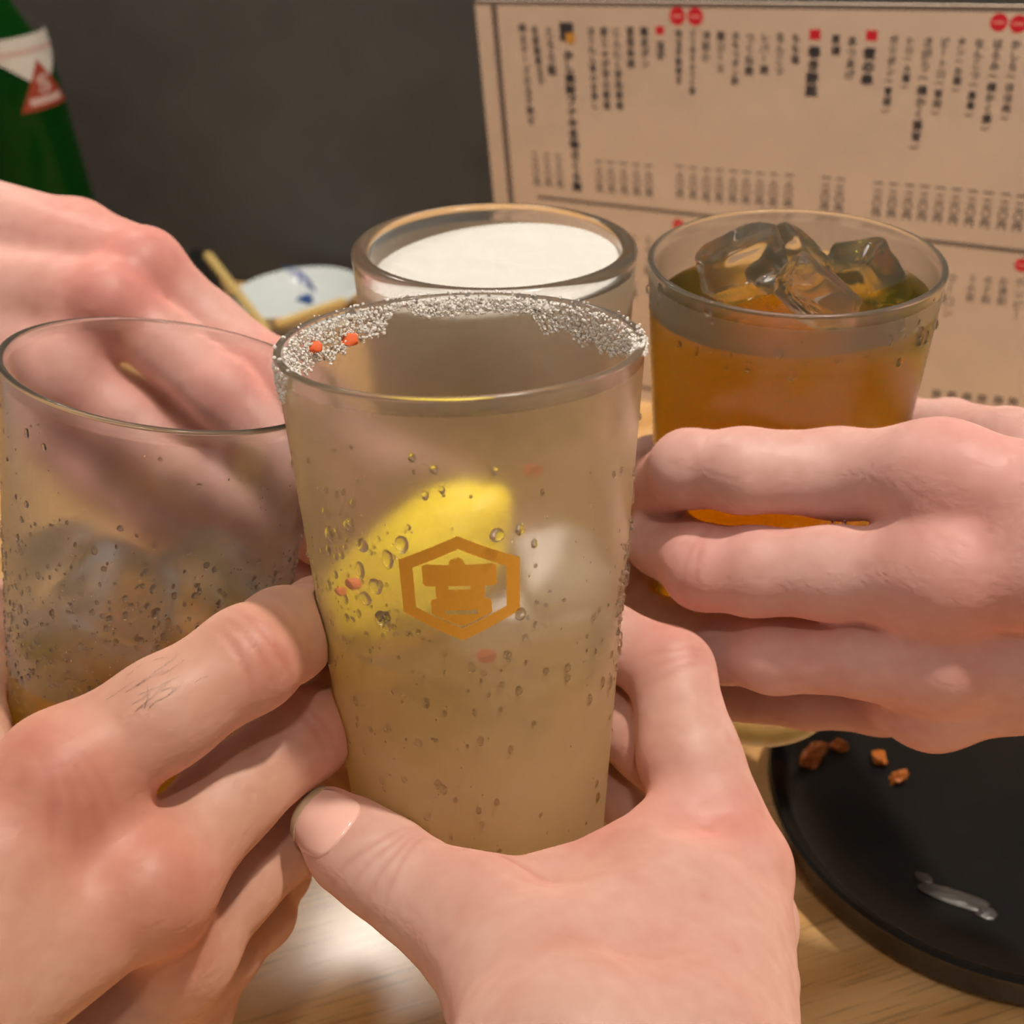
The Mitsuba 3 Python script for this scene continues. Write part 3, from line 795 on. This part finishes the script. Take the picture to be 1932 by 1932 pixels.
def bottle_patch(name, pts, mat, off, n=14, label=None):
    """A polygon given on the bottle's wall by (angle, height), meshed finely and wrapped."""
    pg = Polygon(pts)
    (x0, y0, x1, y1) = pg.bounds
    from shapely.geometry import box as sbox
    vs, fs = [], []
    for k in range(n):
        a, b = x0 + (x1 - x0) * k / n, x0 + (x1 - x0) * (k + 1) / n
        c = pg.intersection(sbox(a, y0 - 1, b, y1 + 1))
        for gg in getattr(c, 'geoms', [c]):
            if gg.geom_type == 'Polygon' and gg.area > 1e-9:
                v, f = trimesh.creation.triangulate_polygon(gg, engine='earcut')
                fs.append(f + sum(map(len, vs))); vs.append(v)
    v, f = np.vstack(vs), np.vstack(fs)
    w = bc + np.stack([np.sin(v[:, 0]) * (RB + off), -np.cos(v[:, 0]) * (RB + off), v[:, 1]], 1)
    part(bt, name, (w, f), mat, smooth=False, label=label)


A0, Z0 = bottle_pt(84, 105)                        # apex of the red triangle
_, Zw = bottle_pt(50, 66)
Zr = bottle_pt(84, 205)[1]
A0 = min(A0, 1.05)
bottle_patch('paper_label', [(A0 - 1.25, Zw), (A0 + 1.25, Zw), (A0, Zr + 0.012)], 'm_label', 0.0003, label='white triangular paper label')
bottle_patch('label_triangle', [(A0, Z0), (A0 + 0.62, Zr), (A0 - 0.62, Zr)], 'm_labelred', 0.0006, label='red triangle on the label')
bottle_patch('label_lettering', [(A0 - 0.8, Zw - 0.012), (A0 + 0.8, Zw - 0.012), (A0 + 0.8, Zw - 0.0085), (A0 - 0.8, Zw - 0.0085)], 'm_labelmark', 0.0006)
bottle_patch('label_lettering', [(A0 - 0.40, Zr + 0.0035), (A0 + 0.40, Zr + 0.0035), (A0 + 0.40, Zr + 0.0085), (A0 - 0.40, Zr + 0.0085)], 'm_labelmark', 0.0009)
sg = runs(glyph('S', 40, 2)) / 40.0
sv, sf = quads(sg, lambda x, y: bc + np.stack([np.sin(A0 + (x - 0.5) * 0.55) * (RB + 0.0009), -np.cos(A0 + (x - 0.5) * 0.55) * (RB + 0.0009), Z0 - 0.0075 - y * 0.0165], 1))
part(bt, 'label_letter', (sv, sf), 'm_labelmark', smooth=False, label='pale letter S on the red triangle')

dish_blob('blue_brush_mark', 566, 522, 34, 9, 38, 'm_blue')
dish_blob('blue_brush_mark', 577, 564, 15, 9, 5, 'm_blue')
dish_blob('red_mark', 529, 607, 9, 8, 0, 'm_redglaze')
bar('chopstick', on_z(392, 482, TABLE + 0.034), on_z(505, 625, TABLE + 0.030), 0.0042, 0.003, 'm_bamboo', 'pale wooden chopstick resting on the left edge of the white plate', 'chopstick', 'pale chopsticks')
bar('chopstick', on_z(650, 568, TABLE + 0.030), on_z(520, 612, TABLE + 0.031), 0.0034, 0.003, 'm_bamboo', 'pale wooden chopstick lying across the front of the white plate', 'chopstick', 'pale chopsticks')
bar('dark_bar', on_z(368, 480, TABLE + 0.026), on_z(440, 590, TABLE + 0.022), 0.0060, 0.005, 'm_darkbar', 'dark tapered bar beside the pale chopstick', 'chopstick')  # plain dark bar, slightly tapered, left of the pale one


# ------------------------------------------------------------------ hands
def seg_dist(p, a, b, ra, rb):
    ab = b - a; t = np.clip((p - a) @ ab / max(ab @ ab, 1e-12), 0, 1)
    return np.linalg.norm(p - a - t[:, None] * ab, axis=1) - (ra + (rb - ra) * t)


def smin(a, b, k):
    h = np.clip(0.5 + 0.5 * (b - a) / k, 0, 1)
    return b * (1 - h) + a * h - k * h * (1 - h)


class Hand:
    """A hand as one smooth distance field: finger chains, palm bones, small bumps and creases."""

    def __init__(s):
        s.fingers, s.palm, s.bumps, s.grooves, s.red = [], [], [], [], []
        s.avoid = []; s.webk = 0.005

    def finger(s, pts, k=0.004):
        s.fingers.append(([(np.array(p, float), r * 1e-3) for p, r in pts], k))

    def bone(s, a, ra, b, rb):
        s.palm.append((np.array(a, float), np.array(b, float), ra * 1e-3, rb * 1e-3))

    def bump(s, c, r, k=0.005):
        s.bumps.append((np.array(c, float), r * 1e-3, k))

    def groove(s, c, d, amp=0.35, w=0.7, reach=14):
        s.grooves.append((np.array(c, float), norm(d), amp * 1e-3, w * 1e-3, reach * 1e-3))

    def crease(s, c, d, n=3, gap=2.4, amp=0.35, w=0.7, reach=13):
        for k in range(n):
            s.groove(np.array(c) + norm(d) * (k - (n - 1) / 2) * gap * 1e-3, norm(d) + 0.12 * (k - 1), amp, w, reach)

    def sdf(s, p):
        D = None
        for pts, k in s.fingers:
            d = None
            for (a, ra), (b, rb) in zip(pts[:-1], pts[1:]):
                e = seg_dist(p, a, b, ra, rb)
                d = e if d is None else smin(d, e, k)
            D = d if D is None else smin(D, d, 0.0016)
        if s.palm:
            Q = None
            for a, b, ra, rb in s.palm:
                e = seg_dist(p, a, b, ra, rb)
                Q = e if Q is None else smin(Q, e, 0.006)
            D = Q if D is None else smin(D, Q, s.webk)
        for c, r, k in s.bumps:
            D = smin(D, np.linalg.norm(p - c, axis=1) - r, k)
        for g in s.avoid:                                   # skin flattens where it presses on a glass
            q = p - g.C; hh = q @ g.a
            rr = np.linalg.norm(q - hh[:, None] * g.a, axis=1)
            D = np.maximum(D, -np.maximum(np.maximum(rr - g.r(hh), -hh), hh - g.H) + 0.0004)
        return D

    def carve(s, v, n):
        """Presses the skin creases into the surface."""
        wob = 0.0007 * (meshkit.noise(v * 260) - 0.5)
        for c, d, amp, w, reach in s.grooves:
            q = v - c; t = q @ d + wob
            v = v - n * (amp * np.exp(-(t / w) ** 2) * np.exp(-((q * q).sum(1) - t * t) / reach ** 2))[:, None]
        return v

    def mesh(s, h):
        allp = [x for pts, _ in s.fingers for x in pts] + [(a, ra) for a, b, ra, rb in s.palm] + [(b, rb) for a, b, ra, rb in s.palm]
        lo = np.min([p - r for p, r in allp], 0) - 0.008; hi = np.max([p + r for p, r in allp], 0) + 0.008
        B = 6
        nb = np.ceil((hi - lo) / (h * B)).astype(int)
        cc = np.stack(np.meshgrid(*[np.arange(n) for n in nb], indexing='ij'), -1).reshape(-1, 3)
        cen = lo + (cc + 0.5) * h * B
        d = s.sdf(cen)
        cc = cc[np.abs(d) < h * B * 0.90 + 0.0012]
        n = nb * B + 2
        big = np.full(n, 9.0, np.float32)
        off = np.stack(np.meshgrid(*[np.arange(B + 1)] * 3, indexing='ij'), -1).reshape(-1, 3)
        idx = (cc[:, None] * B + off[None]).reshape(-1, 3)
        flat = np.unique(np.ravel_multi_index(idx.T, n))
        ijk = np.stack(np.unravel_index(flat, n), 1)
        big.ravel()[flat] = s.sdf(lo + ijk * h)
        known = big < 8
        return surface_nets(big, known, lo, h, s.sdf)

    def color(s, v, nrm, tone):
        c = np.tile(np.array(tone), (len(v), 1))
        n1 = meshkit.fbm(v * 55, 3, 5)[:, None] - 0.5
        n2 = meshkit.fbm(v * 300, 3, 9)[:, None] - 0.5
        c = c * (1 + np.array([0.16, 0.30, 0.34]) * n1 * 1.3 + np.array([0.12, 0.26, 0.28]) * n2)
        for p, r, a in s.red:
            w = a * np.exp(-((v - p) ** 2).sum(1) / (r * 1e-3) ** 2)[:, None]
            c = c * (1 - w * np.array([0.03, 0.46, 0.46]))
        for g_c, g_d, amp, w_, reach in s.grooves:
            q = v - g_c; t = q @ g_d
            w = 0.35 * np.exp(-(t / (w_ * 1.3)) ** 2) * np.exp(-((q * q).sum(1) - t * t) / reach ** 2)
            c = c * (1 - w[:, None] * np.array([0.25, 0.6, 0.6]))
        return np.clip(c, 0.02, 0.95)


def surface_nets(D, known, lo, h, sdf):
    n = np.array(D.shape)
    ins = D < 0
    c8 = [(i, j, k) for i in (0, 1) for j in (0, 1) for k in (0, 1)]
    sl = lambda A, o: A[o[0]:n[0] - 1 + o[0], o[1]:n[1] - 1 + o[1], o[2]:n[2] - 1 + o[2]]
    cnt = sum(sl(ins, o).astype(np.int8) for o in c8); kn = np.ones(n - 1, bool)
    for o in c8:
        kn &= sl(known, o)
    act = (cnt > 0) & (cnt < 8) & kn
    cells = np.argwhere(act)
    idx = np.full(act.shape, -1, np.int64); idx[tuple(cells.T)] = np.arange(len(cells))
    acc = np.zeros((len(cells), 3)); w = np.zeros(len(cells))
    for a in c8:
        for ax in range(3):
            if a[ax]:
                continue
            b = list(a); b[ax] = 1
            da = D[tuple((cells + a).T)]; db = D[tuple((cells + b).T)]
            m = (da < 0) != (db < 0)
            t = np.where(m, da / np.where(m, da - db, 1), 0)
            p = np.array(a, float)[None].repeat(len(cells), 0); p[:, ax] = t
            acc[m] += p[m]; w[m] += 1
    v = lo + (cells + acc / np.maximum(w, 1)[:, None]) * h
    faces = []
    for ax in range(3):
        b, c = [(1, 2), (2, 0), (0, 1)][ax]
        A = [slice(0, n[i] - 1) for i in range(3)]
        A2 = list(A); A[ax] = slice(0, n[ax] - 1); A2[ax] = slice(1, n[ax])
        d0 = ins[tuple(A)]; d1 = ins[tuple(A2)]
        e = np.argwhere(d0 != d1)
        e = e[(e[:, b] > 0) & (e[:, c] > 0)]
        s0 = ins[tuple(e.T)]
        q = []
        for db, dc in ((0, 0), (-1, 0), (-1, -1), (0, -1)):
            x = e.copy(); x[:, b] += db; x[:, c] += dc
            q.append(idx[tuple(x.T)])
        q = np.stack(q, 1); ok = (q >= 0).all(1); q, s0 = q[ok], s0[ok]
        q[~s0] = q[~s0][:, ::-1]
        faces.append(q)
    q = np.vstack(faces)
    f = np.vstack([q[:, [0, 1, 2]], q[:, [0, 2, 3]]])
    eps = h * 0.3
    for _ in range(1):
        d = sdf(v); gr = np.stack([(sdf(v + eps * np.eye(3)[k]) - d) / eps for k in range(3)], 1)
        v = v - np.clip(d, -h, h)[:, None] * gr / np.maximum((gr ** 2).sum(1), 0.2)[:, None]
    import scipy.sparse as sp
    ee = np.vstack([f[:, [0, 1]], f[:, [1, 2]], f[:, [2, 0]]])
    A = sp.coo_matrix((np.ones(len(ee)), (ee[:, 0], ee[:, 1])), shape=(len(v), len(v))).tocsr(); A = ((A + A.T) > 0).astype(float)
    dg = np.maximum(np.asarray(A.sum(1)).ravel(), 1)[:, None]
    for k in range(8):
        v = v + (0.5 if k % 2 == 0 else -0.51) * (A @ v / dg - v)
    used = np.unique(f); re = np.full(len(v), -1); re[used] = np.arange(len(used))
    v, f = v[used], re[f]
    tri = v[f]; nn = np.cross(tri[:, 1] - tri[:, 0], tri[:, 2] - tri[:, 0]); nn /= np.linalg.norm(nn, axis=1, keepdims=True) + 1e-20
    sam = slice(0, None, max(1, len(f) // 500))
    if (sdf(tri[sam].mean(1) + nn[sam] * 5e-4) < 0).mean() > 0.5:
        f = f[:, ::-1]
    return v, f


def add_hand(H, label, h, tone):
    v, f = H.mesh(h)
    t = thing('hand', label, 'hand')
    mesh = trimesh.Trimesh(v, f, process=False)
    if H.grooves:
        v = H.carve(v, np.array(mesh.vertex_normals)); mesh = trimesh.Trimesh(v, f, process=False)
    part(t, 'skin', (v, f), 'm_skin', smooth=True, color=H.color(v, mesh.vertex_normals, tone))
    return t


def nail(H, parent, base, tip, up, width, mat='m_nail', name='nail', lift=0.0004):
    """A nail plate laid on the skin between two points, facing up."""
    base, tip, up = np.array(base), np.array(tip), norm(up)
    ax = tip - base; L = np.linalg.norm(ax); ax = ax / L; sd = norm(np.cross(ax, up)); up = np.cross(sd, ax)
    nu, nv = 15, 15
    u, v = np.meshgrid(np.linspace(-1, 1, nu), np.linspace(0, 1, nv), indexing='ij')
    wv = width * (1 - 0.30 * (2 * v - 1) ** 4) * 0.5
    p = base + ax * (v * L + 0.10 * L * (1 - u ** 2) * np.where(v > 0.5, 1, -1) * np.abs(2 * v - 1))[..., None] + sd * (u * wv)[..., None] + up * 0.012
    p = p.reshape(-1, 3)
    for _ in range(30):
        d = H.sdf(p) - lift
        p = p - up * np.minimum(d, 0.002)[:, None] * 0.7
    low = p - up * 0.0012
    i, j = np.meshgrid(np.arange(nu - 1), np.arange(nv - 1), indexing='ij')
    q = np.stack([i * nv + j, (i + 1) * nv + j, (i + 1) * nv + j + 1, i * nv + j + 1], -1).reshape(-1, 4)
    N = nu * nv
    edge = [i * nv for i in range(nu)] + [(nu - 1) * nv + j for j in range(1, nv)] + [i * nv + nv - 1 for i in range(nu - 2, -1, -1)] + [j for j in range(nv - 2, 0, -1)]
    e0 = np.array(edge); e1 = np.roll(e0, -1)
    sdq = np.stack([e0, e0 + N, e1 + N, e1], 1)
    qq = np.vstack([q, q[:, ::-1] + N, sdq])
    part(parent, name, (np.vstack([p, low]), qq), mat, smooth=50)


def hairs(H, parent, spots, d, rng, n, L=0.007):
    """Fine dark hairs lying along the skin."""
    import common
    vs, fs, nv = [], [], 0
    c = spots[0] + (spots[1] - spots[0]) * rng.random(n)[:, None] + rng.normal(0, 0.003, (n, 3))
    dd = norm(d) + rng.normal(0, 0.24, (n, 3)); dd /= np.linalg.norm(dd, axis=1, keepdims=True)
    ll = L * rng.uniform(0.5, 1.2, n); curl = rng.normal(0, 0.5, (n, 3))
    t = np.linspace(0, 1, 6)
    p = c[:, None] + dd[:, None] * (ll[:, None] * t)[..., None] + curl[:, None] * (ll[:, None] * 0.5 * t * t)[..., None]
    p = p.reshape(-1, 3); tt = np.tile(t, n)
    for _ in range(10):
        e = 3e-4; b0 = H.sdf(p)
        g_ = np.stack([(H.sdf(p + e * x) - b0) / e for x in np.eye(3)], 1)
        p = p - g_ * (b0 - 0.0002 - 0.0005 * tt)[:, None]
    for q in p.reshape(n, 6, 3):
        v, f = common.tube(q, np.linspace(0.00004, 0.000015, 6), 3)
        vs.append(v); fs.append(f + nv); nv += len(v)
    part(parent, 'hair', (np.vstack(vs), np.vstack(fs)), 'm_hair', smooth=False, kind='stuff', label='short dark hairs on the finger')


TONE = (0.56, 0.34, 0.285)
# --- front hand: thumb on the near left side, index finger round the right side
H = Hand(); H.avoid = [front, left, right, beer]
th_tip, th_ip, th_mcp, th_cmc = P(618, 1552, .2835), P(728, 1638, .273), P(885, 1735, .261), P(1020, 1880, .242)
H.finger([(th_tip, 8.8), (P(668, 1598, .2785), 10.6), (th_ip, 11.2), (P(800, 1690, .267), 11.4), (th_mcp, 14.3), (th_cmc, 18.5)], 0.005)
i_mcp, i_pip = P(1385, 1640, .290), P(1266, 1266, .318)
H.finger([(i_mcp, 14.0), (P(1300, 1430, .303), 13.2), (i_pip, 11.6), (front.pt(A_(128.), A_(.0985), A_(.037 + .0105)), 9.6), (front.pt(A_(165.), A_(.0985), A_(.037 + .0095)), 8.6), (front.pt(A_(190.), A_(.1), A_(.0365 + .009)), 8.0)])
m_mcp = P(1400, 1740, .300)
H.finger([(m_mcp, 14.0), (P(1330, 1500, .326), 11.5), (front.pt(A_(100.), A_(.122), A_(.035 + .014)), 10.6), (front.pt(A_(135.), A_(.122), A_(.035 + .0105)), 9.6), (front.pt(A_(175.), A_(.122), A_(.035 + .0095)), 8.6), (front.pt(A_(205.), A_(.122), A_(.035 + .009)), 8.0)])
r_mcp = P(1410, 1850, .305)
H.finger([(r_mcp, 13.0), (P(1330, 1640, .335), 11.0), (front.pt(A_(105.), A_(.144), A_(.034 + .013)), 10.0), (front.pt(A_(140.), A_(.144), A_(.034 + .0095)), 9.0), (front.pt(A_(180.), A_(.143), A_(.034 + .009)), 8.4)])
w0, w1 = P(1085, 2080, .214), P(1268, 2080, .222)
H.bone(w0, 24, th_cmc, 19); H.bone(w1, 23, i_mcp, 13); H.bone(w1, 23, P(1380, 1760, .275), 14); H.bone(w0, 24, w1, 23)
H.bone(th_cmc, 17, P(1250, 1700, .270), 15); H.bone(P(1150, 1850, .246), 18, P(1310, 1700, .275), 15)
H.bone(w1, 22, m_mcp, 13); H.bone(w1, 21, r_mcp, 12)
H.bone(P(930, 1725, .264), 11, P(1180, 1640, .277), 9.5); H.bone(P(1180, 1640, .277), 9.5, P(1320, 1510, .297), 9.5)
H.crease(P(735, 1600, .262), th_tip - th_mcp, 4, 2.6, 0.32, 0.6, 12)
H.crease(P(1290, 1235, .305), i_pip - i_mcp, 3, 2.6, 0.25, 0.7, 9)
H.groove(P(985, 1640, .262), th_cmc - P(1180, 1640, .277), 0.4, 0.8, 8)
H.bump(P(1410, 1635, .281), 9.5, 0.007)
for p, r, a in ((P(1370, 1560, .282), 16, .6), (i_pip, 13, .55), (P(1250, 1200, .315), 12, .4), (th_tip, 13, .55), (P(900, 1640, .262), 14, .25), (P(1190, 1480, .30), 16, .5), (P(1110, 1560, .28), 14, .5), (P(1450, 1680, .285), 14, .35), (P(1180, 1800, .24), 25, .18)):
    H.red.append((p, r, a))
tH = add_hand(H, 'hand in front gripping the salted frosted glass, thumb towards the viewer', 0.00095, TONE)
up = norm(EYE - th_tip) * 0.80 + RM[:, 0] * -0.18 - RM[:, 1] * 0.42
nail(H, tH, P(652, 1574, .27), P(580, 1527, .279), up, 0.0160)
nail(H, tH, P(583, 1529, .279), P(571, 1520, .281), up, 0.0135, 'm_nailtip', 'nail_tip', 0.0006)
frontH = H

# --- left hand round the left glass, fingers pointing to the upper right
H = Hand(); H.avoid = [front, left, right, beer]
im, mm, rm_, pm = P(120, 1468, .247), P(280, 1672, .252), P(335, 1800, .276), P(345, 1905, .306)
ip = left.on(492, 1232, 0.0118); id_ = P(603, 1166, .314); it = P(660, 1120, .338)
H.finger([(im, 14), (P(310, 1345, .253), 12.0), (P(470, 1243, .262), 11.9), (P(535, 1200, .277), 11.4), (id_, 11.0), (it, 9.0)])
H.finger([(mm, 13.5), (P(430, 1505, .272), 11.5), (P(575, 1385, .287), 11.3), (P(630, 1330, .312), 10.2), (P(660, 1270, .340), 9.0)])
H.finger([(rm_, 12.5), (P(440, 1672, .286), 10.6), (P(555, 1575, .302), 10.4), (P(620, 1500, .33), 9.4), (P(640, 1430, .352), 8.4)])
H.finger([(pm, 11.5), (P(420, 1795, .300), 9.4), (P(490, 1725, .314), 9.2), (P(530, 1650, .340), 8.2), (P(540, 1590, .358), 7.6)])
wr = P(-220, 1900, .225); wr2 = P(-120, 2170, .268)
H.bone(wr, 26, im, 13.5); H.bone(wr, 26, mm, 12.5); H.bone(wr2, 26, rm_, 12); H.bone(wr2, 26, pm, 12); H.bone(wr, 26, wr2, 26)
H.bone(im, 12, mm, 11.5); H.bone(mm, 11.5, rm_, 11.5); H.bone(rm_, 11, pm, 11)
H.finger([(P(-60, 1560, .27), 13), (P(-70, 1380, .31), 11.5), (P(-50, 1230, .345), 10.5), (P(20, 1140, .375), 9)])
H.bone(wr, 22, P(-60, 1560, .27), 13)
H.bump(P(115, 1462, .2395), 9.5, 0.007); H.bump(P(278, 1668, .243), 8.5, 0.007); H.bump(P(335, 1798, .268), 8, 0.006)
H.crease(P(480, 1215, .250), P(530, 1205, .272) - P(310, 1345, .253), 3, 3.4, 0.32, 0.7, 11)
H.crease(P(590, 1360, .277), P(575, 1385, .287) - P(430, 1505, .272), 2, 2.6, 0.28, 0.7, 9)
H.crease(P(110, 1470, .235), im - ip, 4, 3.2, 0.14, 0.7, 12)
for p, r, a in ((P(110, 1480, .236), 18, .7), (P(285, 1680, .242), 15, .6), (P(335, 1800, .256), 12, .5), (P(500, 1240, .252), 13, .45), (P(600, 1380, .28), 12, .45), (id_, 12, .3)):
    H.red.append((p, r, a))
tH = add_hand(H, 'hand at the lower left wrapped round the half empty left glass, back towards the viewer', 0.00095, (0.555, 0.315, 0.235))
rng = np.random.default_rng(3)
HH = H
hairs(H, tH, (P(230, 1325, .243), P(340, 1270, .245)), P(340, 1250, .25) - P(230, 1330, .25), rng, 20, 0.006)

# --- right hand round the tea glass, fingers pointing left
H = Hand(); H.avoid = [front, left, right, beer]
im, mm, rm_, pm = P(1770, 900, .290), P(1780, 1085, .286), P(1770, 1242, .296), P(1760, 1325, .308)
def fr(x, y, r): return right.on(x, y, r * 1e-3)
H.finger([(im, 13), (P(1580, 894, .310), 12.0), (fr(1400, 888, 11.2), 11.2), (fr(1300, 884, 10.6), 10.6), (right.pt(A_(-75.), A_(.083), A_(.0372 + .0095)), 9.2), (right.pt(A_(-115.), A_(.083), A_(.0372 + .0085)), 8.2)])
H.finger([(mm, 13), (P(1570, 1082, .304), 12.2), (P(1420, 1078, .314), 11.9), (P(1330, 1070, .322), 11.5), (P(1250, 1020, .345), 10.4), (right.pt(A_(-105.), A_(.104), A_(.036 + .009)), 8.6)])
H.finger([(rm_, 12), (P(1640, 1240, .305), 10.6), (P(1460, 1236, .321), 10.4), (P(1360, 1222, .335), 10), (right.pt(A_(-70.), A_(.125), A_(.0348 + .0105)), 9.4), (right.pt(A_(-110.), A_(.125), A_(.0348 + .009)), 8)])
H.finger([(pm, 11), (P(1660, 1325, .330), 9), (P(1520, 1318, .345), 8.8), (right.pt(A_(-40.), A_(.143), A_(.034 + .0085)), 8.2), (right.pt(A_(-85.), A_(.143), A_(.034 + .008)), 7.4)])
wr, wr2 = P(2180, 1040, .270), P(2180, 1215, .288)
H.bone(wr, 23, im, 12.5); H.bone(wr, 23, mm, 12.5); H.bone(wr2, 22, rm_, 11.5); H.bone(wr2, 21, pm, 10.5); H.bone(wr, 23, wr2, 21); H.webk = 0.0085
H.bone(im, 11.5, mm, 11.5); H.bone(mm, 11.5, rm_, 11); H.bone(rm_, 10.5, pm, 10.5)
H.finger([(P(2050, 940, .31), 15), (P(1900, 850, .345), 12.5), (P(1790, 815, .378), 10.5), (P(1700, 800, .405), 9.5), (P(1620, 800, .42), 8.5)])
H.bump(P(1810, 890, .283), 8, 0.007); H.bump(P(1325, 1080, .316), 8.5, 0.006)
H.crease(fr(1390, 866, 1.5), im - fr(1300, 884, 10.2), 3, 2.8, 0.3, 0.7, 10)
H.crease(P(1320, 1060, .312), mm - P(1330, 1070, .322), 2, 2.6, 0.2, 0.7, 9)
for p, r, a in ((P(1830, 890, .28), 17, .5), (P(1840, 1110, .28), 18, .55), (P(1320, 1090, .315), 14, .5), (P(1400, 940, .32), 14, .35), (P(1250, 880, .335), 12, .35), (P(1520, 1170, .31), 14, .3), (P(1800, 1300, .3), 18, .35)):
    H.red.append((p, r, a))
tH = add_hand(H, 'hand at the right wrapped round the glass of amber tea, fingers pointing left', 0.00105, (0.58, 0.34, 0.305))

# --- upper left hand reaching to the beer glass
H = Hand(); H.avoid = [front, left, right, beer]
im, mm, rm_, pm = P(272, 507, .385), P(205, 572, .375), P(120, 700, .375), P(70, 800, .385)
def fb(x, y, r): return beer.on(x, y, r * 1e-3)
H.finger([(im, 12.5), (P(393, 612, .392), 11), (P(512, 700, .385), 10.6), (fb(640, 800, 10), 10), (fb(760, 890, 9), 9), (fb(860, 915, 8), 8)])
H.finger([(mm, 13), (P(310, 650, .378), 11.3), (P(425, 745, .372), 11.2), (fb(600, 900, 10.4), 10.4), (fb(760, 985, 9.2), 9.2), (fb(860, 1000, 8.2), 8.2)])
H.finger([(rm_, 12.5), (P(230, 790, .378), 10.8), (P(350, 880, .378), 10.6), (fb(610, 1010, 9.8), 9.8), (fb(760, 1075, 8.8), 8.8)])
H.finger([(pm, 11.5), (P(170, 890, .388), 9.5), (P(300, 980, .392), 9.2), (fb(610, 1110, 8.6), 8.6), (fb(730, 1150, 7.8), 7.8)])
wr, wr2 = P(-190, 400, .42), P(-190, 560, .405)
H.bone(P(120, 720, .402), 14, P(430, 850, .412), 11)
H.bone(wr, 22, im, 12); H.bone(wr2, 22, mm, 12.5); H.bone(wr2, 22, rm_, 12); H.bone(wr2, 22, pm, 11); H.bone(wr, 22, wr2, 22)
H.bone(im, 11, mm, 11.5); H.bone(mm, 11.5, rm_, 11.5); H.bone(rm_, 11, pm, 10.5)
H.bone(P(-30, 435, .41), 16, P(150, 440, .405), 11); H.bone(P(150, 440, .405), 11, P(280, 492, .392), 10)
H.bump(P(205, 560, .367), 8.5, 0.007); H.bump(P(266, 500, .378), 8.0, 0.007)
for p, r, a in ((P(205, 560, .365), 16, .7), (P(270, 470, .378), 18, .6), (P(150, 420, .395), 20, .45), (P(420, 740, .362), 15, .5), (P(150, 850, .37), 20, .5), (P(520, 650, .376), 14, .35)):
    H.red.append((p, r, a))
tH = add_hand(H, 'hand at the upper left reaching behind the left glass to the beer glass', 0.0012, (0.62, 0.345, 0.30))
